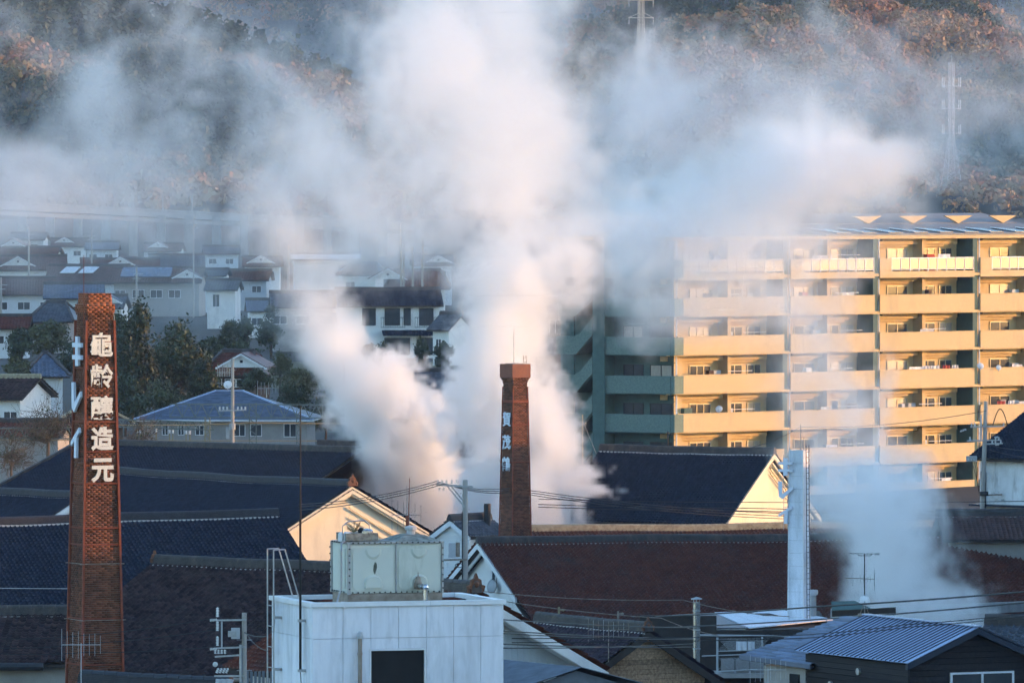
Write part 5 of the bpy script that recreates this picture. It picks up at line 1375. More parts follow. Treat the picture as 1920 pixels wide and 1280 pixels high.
# shingled lower roof beside it
sg = thing('shingle_house', 'house with wavy blue shingle roof left of the dark plank house', 'house', (oD.x, oD.y, 0), YD)
q = [W(1585,1154,256), W(1690,1164,252), W(1520,1246,246.5), W(1388,1228,250.5)]
qi = [sg.matrix_basis.inverted() @ p for p in q]
slope_rows(sg, [qi[0], qi[1], qi[2], qi[3]], 17, M['shingle'], 'roof_shingles', 5, lap=.045)
MB().prism([qi[0]-Vector((0,0,.06)), qi[1]-Vector((0,0,.06)), qi[2]-Vector((0,0,.06)), qi[3]-Vector((0,0,.06))], (0,0,-.08)).build('roof_deck', M['seamd'], sg)
MB().beam(qi[3]+Vector((0,0,-.05)), qi[2]+Vector((0,0,-.05)), .08, .14).build('fascia', M['slate'], sg)
wl = [W(1432,1246,250), W(1512,1250,247.5), W(1512,1420,247.5), W(1432,1420,250)]
MB().prism([sg.matrix_basis.inverted() @ p for p in wl], sg.matrix_basis.to_3x3().inverted() @ Vector((.6,1.2,0))).build('wall', M['wallg'], sg)
dr = [W(1480,1262,246.9), W(1497,1264,246.6), W(1497,1420,246.6), W(1480,1420,246.9)]
MB().prism([sg.matrix_basis.inverted() @ p for p in dr], sg.matrix_basis.to_3x3().inverted() @ Vector((.05,.1,0))).build('door', M['dark'], sg)

# ------------------------------------------------------------------ veranda, white sheet roof and pipes between the halls
vr = thing('drying_veranda', 'dark veranda with white steel frame, mesh and laundry below the long hall', 'veranda', (0,0,0))
dV = 385
def fr(p, q, r=.035, m='concl', nm='frame_bar'): MB().cyl(W(*p), W(*q), r, r, 6).build(nm, M[m], vr)
fr((1312,1190,dV),(1486,1192,dV), .05); fr((1345,1194,dV),(1345,1262,dV), .06); fr((1429,1193,dV),(1429,1225,dV), .05)
fr((1347,1220,dV),(1420,1218,dV), .03); fr((1316,1229,dV),(1400,1226,dV), .03); fr((1347,1258,dV),(1420,1254,dV), .03)
b = MB()
for k in range(30):
    p0 = W(1347+k*2.6, 1196, dV+.05); p1 = W(1347+k*2.6+20, 1218, dV+.05); b.cyl(p0, p1, .008, .008, 3, False)
    p0 = W(1367+k*2.6, 1196, dV+.05); p1 = W(1347+k*2.6, 1218, dV+.05); b.cyl(p0, p1, .008, .008, 3, False)
    p0 = W(1347+k*2.6, 1232, dV+.05); p1 = W(1347+k*2.6+20, 1254, dV+.05); b.cyl(p0, p1, .008, .008, 3, False)
    p0 = W(1367+k*2.6, 1232, dV+.05); p1 = W(1347+k*2.6, 1254, dV+.05); b.cyl(p0, p1, .008, .008, 3, False)
b.build('wire_mesh', M['galv'], vr, kind='stuff')
for k in range(5):
    p = W(1352+28*k, 1234, dV+.4); MB().box(p.x, p.x+.62, p.y, p.y+.05, p.z-.75, p.z).build('screen_board', M['wallg'], vr)
MB().box(wx(1200,dV+3), wx(1343,dV+3), dV+2.5, dV+3, 0, wz(1153,dV+3)).build('back_wall', M['beamd'], vr)
MB().box(wx(1343.2,dV+3), wx(1430,dV+3), dV+2.5, dV+3, 0, wz(1180,dV+3)).build('back_wall', M['beamd'], vr)
MB().box(wx(1300,dV), wx(1500,dV), dV-.2, dV+2.4, wz(1262,dV)-.2, wz(1262,dV)).build('floor', M['wallg'], vr)
for q, (x, w, lb) in enumerate(((1380, 20, 'white towel drying on the dark veranda'), (1402, 13, 'patterned cloth drying right of the white towel'))):
    b = MB(); n = 5; ww_ = w*dV/F
    vs = [(ww_*i/n, .03*math.sin(i*2), 0) for i in range(n+1)] + [(ww_*i/n, .05*math.sin(i*2.4), -.42) for i in range(n+1)]
    b.add(vs, [(i,i+1,n+2+i,n+1+i) for i in range(n)])
    o = b.build('laundry', M['cloth'], None, W(x, 1202, dV-.1)); o.modifiers.new('t','SOLIDIFY').thickness = .015
    tag(o, lb, 'laundry', 'laundry on the veranda')
ws = thing('sheet_roof', 'low white sheet roof at the foot of the white metal chimney', 'roof', (0,0,0))
P = [W(1340,1147,405), W(1470,1143,405), W(1565,1160,393), W(1405,1176,388)]
P2 = [W(1260,1152,404), W(1338,1148,404), W(1400,1176,388), W(1345,1176,388)]
for t0, t1 in ((0,.18),(.19,.36),(.37,.54),(.55,.72),(.73,.9),(.91,1)):
    a, b_ = P[0]+(P[1]-P[0])*t0, P[0]+(P[1]-P[0])*t1; c_, d_ = P[3]+(P[2]-P[3])*t1, P[3]+(P[2]-P[3])*t0
    MB().prism([a,b_,c_,d_], (0,0,-.05)).build('roof_sheet', M['whites'], ws)
MB().prism(P2, (0,0,-.05)).build('dark_roof_sheet', M['tgrey'], ws)
m_ = P[0]*.25+P[1]*.35+P[2]*.25+P[3]*.15
MB().prism([m_+Vector((-.9,.9,.03)), m_+Vector((-.2,.9,.03)), m_+Vector((.5,-.7,-.05)), m_+Vector((-.2,-.7,-.05))], (0,0,.03)).build('roof_light', M['dark'], ws)
MB().box(P[3].x+.3, P[2].x-.3, P[3].y+.3, P[0].y-.2, 0, P[3].z-.10).build('wall', M['beamd'], ws)
fl = thing('flue_pipe', 'galvanised flue pipe with conical cowl before the long brown hall', 'flue', W(1306,1330,382))
p = fl.location
b = MB(); zt = wz(1122,382)-p.z; b.cyl((0,0,-3),(0,0,zt-.15),.17,.17,14); b.build('pipe', M['steel'], fl)
b = MB()
for z in (zt-.6, zt-1.5, zt-2.4): b.cyl((0,0,z),(0,0,z+.05),.19,.19,14)
b.build('joint_band', M['galv'], fl)
b = MB(); b.lathe((0,0,zt), [(.02,.10),(.26,.02),(.27,-.02),(.05,-.03)][::-1], 14); b.build('cowl', M['galv'], fl)
b = MB()
for a in range(4): b.cyl((.14*math.cos(a*1.57),.14*math.sin(a*1.57),zt-.2),(.14*math.cos(a*1.57),.14*math.sin(a*1.57),zt),.012,.012,4)
b.build('cowl_stay', M['galv'], fl)
vp = thing('vent_stack', 'short grey concrete vent stack right of the white metal chimney', 'vent', W(1525,1160,397))
b = MB(); b.cyl((0,0,-3),(0,0,1.15),.16,.15,12); b.build('stack', M['conc'], vp)
b = MB(); b.lathe((0,0,1.15), [(.14,0),(.22,.08),(.24,.22),(.22,.30),(.05,.31)], 12); b.build('hood', M['concl'], vp)
b = MB(); a_, b_ = W(1565,1150,420), W(1930,1136,440); b.beam(a_, b_, .5, .55); co = b.build('concrete_eave', M['conc'], None)
tag(co, 'long grey concrete eave strip under the right end of the brown hall', 'ledge')
lr = kura('low_house', 'grey blue tiled roof behind the dark plank gable', 'house', 1850, 1158, 300, -20, 7, 4, 4, 1.6, 'tgrey', seed=31, wall='wallg', scal=False)
nb = thing('net_screen', 'small green net screen on a beam beside the antenna', 'screen', W(1560,1150,300))
MB().beam((0,0,0), (2.4,.3,.12), .1, .22).build('beam', M['beamd'], nb)
MB().prism([(0,0,.12),(1.5,.2,.16),(.9,.9,.42),(.0,.8,.40)], (0,0,.02)).build('net', M['green'], nb)
# bottom left bits: bargeboard roof edge
bl_ = kura('lean_to', 'grey tiled lean-to roof at the very bottom beside the brick chimney', 'shed', 155, 1264, 250, -38, 6, 1.6, 1.6, .8, 'tgrey', seed=33, wall='wallg', ridge_m='ridgeb', scal=False)
cw = MB()
for k in range(40): cw.box(k*.12, k*.12+.07, 0, .05, -2.5, 0)
cwo = cw.build('corrugated_fence', M['sheet'], None, W(462,1258,238), (0,0,R(10))); tag(cwo, 'blue grey corrugated fence between the utility pole and the white building', 'fence')
# ------------------------------------------------------------------ utility poles
def insul(o, p, r=.05, h=.16, parent_name='insulator', axis=(0,0,1), n=4):
    b = MB(); p = Vector(p); ax = Vector(axis).normalized()
    for k in range(n):
        a = p + ax*(h*k/n); b.cyl(a, a + ax*(h/n*.6), r, r*.75, 8)
    b.cyl(p, p + ax*h, r*.4, r*.4, 6)
    return b.build('insulator', M['porc'], o)
def pole(label, px, pyt, d, r, tilt=0.0, zb=None, m='pole', name='utility_pole', h2=None):
    zt = wz(pyt, d); zb = gz(d) - .3 if zb is None else zb
    o = thing(name, label, 'utility pole', (wx(px, d) - tilt*(zt-zb), d, zb))
    MB().cyl((0,0,0), (tilt*(zt-zb), 0, zt-zb), r*1.15, r*.85, 12).build('post', M[m], o)
    b = MB(); H = zt - zb; k = 0
    while .9*k < H*.7:
        z = H - .8 - .45*k*2; 
        if z > 0: b.cyl((tilt*z-r-.14, 0, z), (tilt*z+r+.14, 0, z), .012, .012, 4)
        k += 1
    b.build('step_bolts', M['galv'], o)
    return o, H
def off(d, px): return px*d/F
# pole in the middle
dA = 462; pA, HA = pole('round concrete utility pole with one long cross arm beside the water tank', 872, 899, dA, .17)
s = dA/F
b = MB(); b.beam((-54*s,-.1,HA-9*s), (14*s,-.1,HA-13*s), .10, .12); b.build('cross_arm', M['galv'], pA)
b = MB(); b.beam((-34*s,-.12,HA-11*s), (0,-.12,HA-52*s), .07, .07); b.beam((-27*s,.10,HA-11*s), (0,.10,HA-44*s), .07, .07); b.build('arm_brace', M['galv'], pA)
for x in (-51, -43, -35, -25, -16): insul(pA, (x*s, -.1, HA-9*s+.06), .07, .22)
for x in (-48, -40): insul(pA, (x*s, -.1, HA-9*s-.36), .06, .20)
b = MB(); b.box(-.95, -.55, -.35, .10, HA-145*s, HA-118*s); b.build('transformer', M['concl'], pA)
b = MB(); b.cyl((-.42,-.2,HA-144*s),(-.42,-.2,HA-117*s),.13,.13,10); b.build('transformer_tank', M['rusty'], pA)
b = MB(); b.beam((-40*s,-.15,HA-150*s),(4*s,-.15,HA-149*s),.12,.10); b.build('bracket_arm', M['rusty'], pA)
insul(pA, (-.8,-.2,HA-146*s),.05,.2); insul(pA, (-.95,-.2,HA-146*s),.05,.2); insul(pA, (-33*s,-.2,HA-164*s),.09,.3)
b = MB(); 
for a in range(10): b.cyl((-.35+.22*math.cos(a*.63), -.2, HA-160*s+.12*math.sin(a*.63)), (-.35+.22*math.cos((a+1)*.63), -.2, HA-160*s+.12*math.sin((a+1)*.63)), .02, .02, 4)
b.build('cable_coil', M['black'], pA)
MB().cyl((-.16,-.14,HA-200*s),(-.16,-.14,HA-60*s),.035,.035,6).build('conduit', M['darkm'], pA)
# pole at the right
dB = 487; pB, HB = pole('tall leaning utility pole crowded with insulators before the stained storehouse', 1849, 752, dB, .15, tilt=.035)
s = dB/F
T = lambda z: .035*z
def armB(py, x0, x1, ins=(), m='galv'):
    z = HB - (py-752)*s; b = MB(); b.beam((T(z)+x0*s,-.16,z),(T(z)+x1*s,-.16,z+.05),.08,.09); b.build('cross_arm', M[m], pB)
    for x in ins: insul(pB, (T(z)+x*s,-.16,z+.05), .06, .20)
armB(800, -28, 36, (-26, -20, 34)); armB(826, -34, 30, (-28, 20, 26)); armB(832, 2, 34, (14, 20, 30)); armB(928, -6, 36, (20, 30), 'rusty'); armB(969, -12, 14, (), 'trussy')
for py, x in ((806,-42),(808,-47),(820,18),(834,20),(937,22),(937,34)):
    z = HB-(py-752)*s; insul(pB, (T(z)+x*s,-.2,z), .07, .22, axis=(1,0,.2))
z = HB-(858-752)*s; b = MB(); b.box(T(z)-34*s, T(z)-14*s, -.4, -.1, z-.22, z+.12); b.build('switch_box', M['galv'], pB)
for x in (-30,-25,-20): insul(pB, (T(z)+x*s,-.42,z-.1), .05,.12, axis=(0,-1,0))
b = MB(); z1 = HB-(800-752)*s
for a in range(12):
    f = lambda t: (T(z1)+.45+.9*t, -.2, z1+.1+1.0*math.sin(math.pi*t))
    b.cyl(f(a/12), f((a+1)/12), .03, .03, 5)
b.build('jumper_cable', M['black'], pB)
b = MB(); z2 = HB-(900-752)*s
for x0, dz in ((-.62,1.1),(-.78,1.2),(-.5,1.0)): b.tube([(T(z)+x0, -.3, z-.2), (T(z)+x0*.8, -.3, z-.7), (T(z2)-.4, -.25, z2), (T(z2)-.25,-.2,z2-.9)], .018, 4)
b.build('drop_cable', M['black'], pB)
z = HB-(920-752)*s; b = MB(); b.cyl((T(z)-.2,-.3,z-.15),(T(z)+.3,-.3,z-.15),.14,.14,10); b.build('closure_box', M['darkm'], pB)
z = HB-(790-752)*s; MB().cyl((T(z)-.28,-.1,z-1.2),(T(z)-.28,-.1,z+.4),.06,.06,8).build('bracket_post', M['concl'], pB)
# pole at the lower left, thick with hardware
dC = 236; pC, HC = pole('utility pole with stacked insulators beside the mossy roof', 458, 1148, dC, .085, zb=0)
s = dC/F
for p0, p1, w_ in (((-52,14),(4,13),.05), ((-50,66),(4,64),.05), ((-55,82),(-8,79),.04), ((-56,118),(0,118),.05)):
    MB().beam((p0[0]*s,-.1,HC-p0[1]*s),(p1[0]*s,-.1,HC-p1[1]*s),w_,.05).build('cross_arm', M['galv'], pC)
for y0, y1 in ((4,-2),(30,14),(58,42)): insul(pC, (-50*s,-.12,HC-y0*s-.05), .05, .28, n=6)
for y in (14, 68): insul(pC, (-64*s,-.12,HC-y*s), .045, .22, axis=(1,0,.1), n=5)
MB().cyl((-42*s,-.1,HC-66*s),(-42*s,-.1,HC-16*s),.03,.03,6).build('arm_post', M['concl'], pC)
b = MB(); b.box(-24*s,-8*s,-.28,-.02,HC-48*s,HC-28*s); b.build('switch_box', M['concl'], pC)
b = MB(); b.box(-30*s,-14*s,-.30,-.04,HC-44*s,HC-34*s); b.build('switch_lever', M['galv'], pC)
for x in (-54,-48,-42,-36): insul(pC, (x*s,-.14,HC-76*s), .04, .12, n=3)
for x in (-52,-46,-40,-34): insul(pC, (x*s,-.14,HC-112*s), .045, .16, n=3, axis=(.5,0,1))
insul(pC, (-54*s,-.14,HC-96*s), .08, .12, n=2, axis=(0,-1,0))
for x in (-50,-40,-30): MB().cyl((x*s,-.14,HC-150*s),(x*s+.06,-.14,HC-124*s),.10,.11,10).build('transformer_bushing', M['concl'], pC)
MB().cyl((-6*s,-.05,HC-160*s),(-6*s,-.05,HC-60*s),.05,.05,8).build('side_post', M['galv'], pC)
# railway-side pole
dE = 560; pE, HE = pole('slim utility pole in front of the slate hipped house', 436, 672, dE, .13)
s = dE/F
b = MB(); b.beam((-26*s,-.1,HE-98*s),(26*s,-.1,HE-96*s),.08,.1); b.build('cross_arm', M['galv'], pE)
for x in (-24,-17,-10,10,17,24): insul(pE, (x*s,-.1,HE-96*s), .08, .22)
b = MB(); b.cyl((0,-.2,HE-133*s),(0,-.2,HE-122*s),.22,.22,10); b.build('cable_drum', M['concl'], pE)
MB().box(-12*s,-6*s,-.2,-.02,HE-150*s,HE-128*s).build('meter_box', M['concl'], pE)
b = MB()
for k in range(9): b.cyl((-28*s+3.2*k*s,-.1,HE-34*s),(-28*s+3.2*k*s,-.1,HE-18*s+ (6*s if k % 3 == 0 else 0)),.02,.02,4)
b.beam((-29*s,-.1,HE-26*s),(0,-.1,HE-26*s),.04,.04); b.beam((-29*s,-.1,HE-46*s),(0,-.1,HE-46*s),.03,.03)
b.build('antenna', M['galv'], pE)
dish_on(W(427, 721, dE-.5), -10, .30, 'round white dish on the slim pole before the slate hipped house')
# distant slim poles
for px, pyt, d, r in ((54,425,1100,.14),(172,428,1150,.13),(256,500,1000,.13),(363,405,1050,.10),(541,460,980,.16),(752,420,920,.13),(757,455,921,.10),(774,462,905,.13),(792,447,930,.13),(2,520,900,.13)):
    lab = {54:'distant pole left of the tall brick chimney', 172:'faint distant pole above the solar roofed house', 256:'pale distant pole before the solar array house', 363:'tall distant pole with short arms before the viaduct', 541:'dark distant pole left of the half lost white house', 752:'tall distant pole behind the navy roofed house, leftmost of its cluster', 757:'short pole right beside the leftmost of the cluster', 774:'third pole of the cluster behind the navy roofed house', 792:'distant pole with a bright cross bar behind the navy roof', 2:'distant pole at the left edge of the picture'}[px]
    o, H = pole(lab, px, pyt, d, r)
    s = d/F
    b = MB(); b.beam((-6*s,-.1,H-14*s),(12*s,-.1,H-14*s),.10,.10); b.beam((-8*s,-.1,H-22*s),(8*s,-.1,H-22*s),.10,.10); b.build('cross_arm', M['galv'], o)

# ------------------------------------------------------------------ railway catenary
def truss(label, p0, p1, h, w, m, n, name='catenary_beam', r=.035):
    p0 = Vector(p0); p1 = Vector(p1); o = thing(name, label, 'gantry', (p0.x, p0.y, p0.z))
    t = (p1-p0); u = Vector((0,0,h)); sd = Vector((0,w,0))
    for nm, of in (('chord', Vector((0,0,0))), ('chord', u), ('chord', sd), ('chord', u+sd)):
        MB().beam(of, t+of, r*2, r*2).build(nm, M[m], o)
    b = MB()
    for k in range(n):
        a = t*(k/n); c = t*((k+1)/n); mid = (a+c)/2
        for q in (Vector((0,0,0)), sd):
            b.beam(a+q, mid+u+q, r*1.3, r*1.3); b.beam(mid+u+q, c+q, r*1.3, r*1.3)
        b.beam(a, a+sd+u, r, r)
    b.build('web_bracing', M[m], o)
    return o
dT = 575
truss('long grey green railway gantry beam left part behind the navy roofs', W(215,800,dT), W(400,806,dT), .55, .5, 'truss', 12)
truss('railway gantry beam across the slate house front', W(318,782,dT+3), W(700,784,dT+3), .95, .6, 'truss', 16)
truss('lattice gantry beam left of the tall brick chimney', W(-20,822,dT-6), W(138,822,dT-6), .75, .5, 'truss', 7)
truss('gantry beam right of the first steam column', W(690,800,dT), W(860,800,dT), .8, .5, 'truss', 7)
def lpost(label, px, py0, py1, d, m, w=.35):
    o = thing('catenary_post', label, 'gantry', W(px, py1, d)); H = (py1-py0)*d/F
    for sx in (-1,1):
        for sy in (-1,1): MB().beam((sx*w/2,sy*w/2,-3),(sx*w/2,sy*w/2,H),.06,.06,(0,1,0)).build('chord', M[m], o)
    b = MB(); n = 8
    for k in range(n):
        z0,z1 = H*k/n, H*(k+1)/n; sg = 1 if k % 2 else -1
        for sy in (-1,1): b.beam((-sg*w/2,sy*w/2,z0),(sg*w/2,sy*w/2,z1),.04,.04,(0,1,0))
    b.build('web_bracing', M[m], o); return o
lpost('ochre lit lattice post of the railway gantry', 389, 782, 835, dT-4, 'trussy'); lpost('dark lattice post right of the slim pole', 474, 755, 835, dT+4, 'truss', .5)
lpost('lattice post behind the small steam at the gantry end', 560, 770, 835, dT+2, 'truss', .3)
for k, (px, y0, y1, lab) in enumerate(((258,805,832,'short lit gantry hanger nearest the tall brick chimney'),(263,805,832,'short lit hanger second from the tall brick chimney'),(293,802,832,'lit gantry hanger with insulators before the slate house wall'),(318,806,830,'lit hanger pair, left one, before the slate house'),(324,806,830,'lit hanger pair, right one, before the slate house'),(349,808,830,'lit hanger below the slate house corner window'),(356,808,830,'lit hanger beside the slate house corner window'))):
    o = thing('catenary_hanger', lab, 'gantry', W(px, y1, dT-2), 0, 'hangers on the railway gantry')
    MB().beam((0,0,0),(0,0,(y1-y0)*dT/F),.09,.09,(0,1,0)).build('bar', M['trussy'], o)
    insul(o, (0,-.1,(y1-y0)*dT/F*.75), .09, .25)

# ------------------------------------------------------------------ antennas
def yagi(label, px, py, d, length, n, elh, mast_py, yaw=0.0, m='rusty', r=.012, dirs=1):
    o = thing('tv_antenna', label, 'antenna', W(px, mast_py, d), R(yaw)); H = (mast_py-py)*d/F
    MB().cyl((0,0,0),(0,0,H+.05),r*1.6,r*1.4,6).build('mast', M[m], o)
    MB().cyl((-length/2,0,H),(length/2,0,H),r*1.1,r*1.1,5).build('boom', M[m], o)
    for k in range(n):
        x = -length/2 + length*k/(n-1); h = elh*(1 - .35*k/(n-1)) * (1.0 if k % 3 else 1.15)
        MB().cyl((x,0,H-h),(x,0,H+h),r*.6,r*.6,4).build('element', M['galv'] if k % 2 else M[m], o)
    return o
yagi('upright element antenna at the foot of the tall brick chimney', 152, 1208, 238, 1.15, 8, .42, 1290, 0, 'concl', .010)
yagi('antenna on the roof ridge of the plank house', 1141, 1180, 330, 1.7, 9, .42, 1240, 10, 'rusty', .012)
yagi('antenna in front of the shingle house', 1440, 1255, 236, 1.05, 8, .38, 1330, 0, 'concl', .010)
yagi('antenna high on the tank roof mast', 762, 965, 470, 1.7, 6, .9, 1012, 0, 'galv', .02)
yagi('white grid antenna at the brown gabled house', 500, 728, 700, 1.6, 6, .6, 745, 0, 'galv', .03)
o = thing('antenna_mast', 'rust red mast with two long rods behind the water tank', 'antenna', W(764, 1012, 468)); s = 468/F
MB().cyl((0,0,0),(0,0,46*s),.10,.10,8).build('mast', M['redir'], o); MB().cyl((2*s,0,46*s),(4*s,0,116*s),.035,.02,6).build('rod', M['redir'], o); MB().cyl((-1*s,0,46*s),(-1*s,0,102*s),.03,.02,6).build('rod', M['galv'], o)
am = thing('antenna_mast', 'roof mast with two antennas and a tripod above the blue seam roof', 'antenna', W(1621,1150,262)); s = 262/F
MB().cyl((0,0,0),(0,0,112*s),.022,.018,8).build('mast', M['darkm'], am)
b = MB(); b.cyl((-29*s,0,113*s),(28*s,0,112*s),.010,.010,5); b.cyl((-12*s,0,114*s),(-12*s,0,109*s),.01,.01,4); b.cyl((-12*s,0,109*s),(12*s,0,109*s),.010,.010,5); b.cyl((12*s,0,109*s),(14*s,0,113*s),.01,.01,4); b.build('upper_boom', M['darkm'], am)
b = MB(); b.box(20*s,28*s,-.03,.03,110*s,114*s); b.build('amplifier', M['concl'], am)
MB().cyl((-36*s,0,67*s),(18*s,0,65*s),.012,.012,5).build('lower_boom', M['rusty'], am)
for k,(x,h) in enumerate(((-36,6),(-25,9),(-22,14),(-14,5),(-8,8),(-2,10),(6,5),(11,6),(18,14),(19,22))):
    MB().cyl((x*s,0,(66-h)*s),(x*s,0,(66+h*.8)*s),.007,.007,4).build('element', M['galv'], am)
for a in range(3): MB().cyl((0,0,22*s),(.16*math.cos(a*2.1+.5),.16*math.sin(a*2.1+.5),0),.012,.012,4).build('tripod_leg', M['rusty'], am)
MB().box(-12*s,14*s,-.2,.2,-6*s,0).build('base', M['rusty'], am)
dish_on(W(1621,1125,261.6), 0, .17, 'white dish low on the roof mast above the blue seam roof')
for px, py0, py1, d, lab, m in ((993+55, 1137, 1167, 380, 'short lit post with a disc on the brown hall eave', 'trussy'), (1159, 1145, 1170, 378, 'thin rust pole at the brown hall eave', 'rusty'), (1092, 777, 860, 560, 'lit slender pole beside the green stair end', 'trussy'), (1252, 808, 842, 560, 'dark finial pole before the lit balconies', 'darkm')):
    o = MB().cyl((0,0,-.6),(0,0,(py1-py0)*d/F),.06,.05,8).cyl((0,0,(py1-py0)*d/F*.8),(.18,0,(py1-py0)*d/F*.8),.03,.03,5).sphere((.2,0,(py1-py0)*d/F*.8),.07,8,5).build('post', M[m], None, W(px,py1,d)); tag(o, lab, 'post')

# ------------------------------------------------------------------ wires
def wire(label, pts, r, sag=0.0, group='overhead wires', name='overhead_wire', m='wire'):
    b = MB(); P = [W(*p) for p in pts]
    for a, c in zip(P[:-1], P[1:]):
        n = 14; q = [a + (c-a)*(i/n) - Vector((0,0,sag*4*(i/n)*(1-i/n))) for i in range(n+1)]
        b.tube(q, r, 5)
    o = b.build(name, M[m], None); tag(o, label, 'wire', group); return o
wire('wire from the middle pole to the upper left, topmost', [(560,945,430),(818,902,462),(960,914,480),(1470,962,506)], .025, .25)
wire('wire from the middle pole to the upper left, middle one', [(560,950,430),(826,904,462),(960,918,480),(1470,967,506)], .025, .25)
wire('wire from the middle pole to the upper left, lowest', [(560,956,430),(834,906,462),(960,922,480),(1470,972,506)], .025, .25)
wire('long level wire crossing the white chimney, top one', [(1010,935,480),(1400,941,470),(1930,939,470)], .022, .05)
wire('long level wire crossing the white chimney, second', [(1010,945,480),(1395,952,468),(1930,958,440)], .026, .05)
wire('long level wire crossing the white chimney, lowest', [(1010,950,480),(1390,957,466),(1930,966,440)], .026, .05)
wire('thick cable across the seam roof, upper', [(1230,1155,300),(1540,1136,262),(1930,1108,235)], .028, .03)
wire('thick cable across the seam roof, second', [(1230,1176,300),(1540,1160,262),(1930,1128,235)], .024, .03)
wire('thin cable pair over the seam roof, upper', [(960,1196,230),(1500,1190,236),(1700,1170,230),(1930,1148,224)], .014, .03)
wire('thin cable pair over the seam roof, lower', [(960,1204,230),(1500,1196,236),(1700,1175,230),(1930,1153,224)], .014, .03)
wire('pale twisted line under the brown hall eave', [(905,1108,380),(1280,1124,380),(1480,1155,385)], .020, .15, m='rusty')
wire('pale line from the bracket post to the veranda', [(935,1125,378),(1240,1158,380),(1345,1190,384)], .020, .1, m='rusty')
wire('dark cable across the cream bargeboard, upper', [(930,1160,210),(1300,1176,300)], .018, .05)
wire('dark cable across the cream bargeboard, second', [(930,1181,210),(1300,1196,300)], .018, .05)
wire('dark cable across the cream bargeboard, third', [(930,1186,210),(1300,1198,300)], .016, .05)
wire('dark cable across the cream bargeboard, fourth', [(930,1206,210),(1300,1212,300)], .018, .05)
wire('dark cable across the cream bargeboard, lowest', [(930,1214,210),(1300,1206,300)], .018, .05)
wire('feeder line crossing the brick chimney foot, upper', [(-10,1196,240),(160,1190,240),(400,1158,236),(455,1160,236)], .012, .05)
wire('feeder line crossing the brick chimney foot, middle', [(-10,1214,240),(160,1206,240),(400,1180,236),(455,1175,236)], .012, .05)
wire('feeder line crossing the brick chimney foot, lower', [(-10,1224,240),(160,1222,240),(400,1212,236),(455,1205,236)], .012, .05)
wire('thin white line across the navy roof left of the chimney', [(-10,1102,420),(130,1103,420)], .02, .0, m='concl')
wire('railway contact line coloured as sunlit, upper', [(-10,803,570),(215,796,572),(470,792,574),(900,790,580)], .035, .1, m='trussy')
wire('railway contact line coloured as sunlit, lower', [(-10,824,568),(400,826,570),(600,826,572)], .03, .0, m='trussy')
wire('service cable from the lower left pole to the white building', [(458,1185,236),(500,1192,180)], .012, .05)
wire('slack service cable below it to the white building', [(460,1184,236),(502,1220,178)], .010, .1)
wire('stay wire beside the green stair end', [(1093,790,560),(1118,850,556)], .02, .0, m='rusty')
wire('telephone line to the right of the leaning pole', [(1858,835,455),(1930,845,450)], .018, .05)
wire('lower telephone line right of the leaning pole', [(1856,843,455),(1930,858,450)], .018, .05)
wire('wire from the lit balconies to the leaning pole', [(1380,842,540),(1500,800,520),(1849,770,455)], .018, .3)
# ------------------------------------------------------------------ air
hm = bpy.data.materials.new('morning_haze'); hm.use_nodes = True
for n in list(hm.node_tree.nodes):
    if n.type != 'OUTPUT_MATERIAL': hm.node_tree.nodes.remove(n)
hv = hm.node_tree.nodes.new('ShaderNodeVolumePrincipled')
hv.inputs['Color'].default_value = (.55, .72, 1.0, 1); hv.inputs['Density'].default_value = 0.000048; hv.inputs['Anisotropy'].default_value = 0.2
hm.node_tree.links.new(hv.outputs[0], hm.node_tree.nodes['Material Output'].inputs['Volume'])
hz = MB().box(-1700, 1700, -300, 5400, -8, 330).build('haze', hm); tag(hz, 'thin blue morning haze over the valley', kind='stuff')
# ------------------------------------------------------------------ steam
_LAT = np.random.default_rng(11).random((64, 64, 64)).astype(np.float32)
def vnoise(p):
    """smooth value noise in 0..1 at points p (n,3)"""
    i = np.floor(p).astype(np.int32); f = (p - i).astype(np.float32); f = f * f * (3 - 2 * f)
    i &= 63; j = (i + 1) & 63
    x0, y0, z0 = i.T; x1, y1, z1 = j.T; fx, fy, fz = f.T
    c = lambda a, b, t: a + (b - a) * t
    a = c(c(_LAT[x0,y0,z0], _LAT[x1,y0,z0], fx), c(_LAT[x0,y1,z0], _LAT[x1,y1,z0], fx), fy)
    b = c(c(_LAT[x0,y0,z1], _LAT[x1,y0,z1], fx), c(_LAT[x0,y1,z1], _LAT[x1,y1,z1], fx), fy)
    return c(a, b, fz)
def fbm(p, octv=5, gain=0.52, billow=False):
    s = np.zeros(len(p), np.float32); a = 1.0; t = 0.0
    for k in range(octv):
        n = vnoise(p * (2.03 ** k) + 17.3 * k)
        if billow: n = 1 - np.abs(2 * n - 1)
        s += a * n; t += a; a *= gain
    return s / t

steam_mats = {}
def steam_mat(k, aniso=0.6):
    m = bpy.data.materials.new('steam'); m.use_nodes = True
    t = m.node_tree
    for n in list(t.nodes):
        if n.type != 'OUTPUT_MATERIAL': t.nodes.remove(n)
    v = t.nodes.new('ShaderNodeVolumePrincipled')
    v.inputs['Color'].default_value = (0.985, 0.985, 0.988, 1)
    v.inputs['Density'].default_value = k
    v.inputs['Density Attribute'].default_value = 'density'
    v.inputs['Anisotropy'].default_value = aniso
    t.links.new(v.outputs[0], t.nodes['Material Output'].inputs['Volume'])
    return m

def steam_group():
    g = bpy.data.node_groups.new('fog_grid', 'GeometryNodeTree')
    g.interface.new_socket('Geometry', in_out='INPUT', socket_type='NodeSocketGeometry')
    g.interface.new_socket('Geometry', in_out='OUTPUT', socket_type='NodeSocketGeometry')
    return g

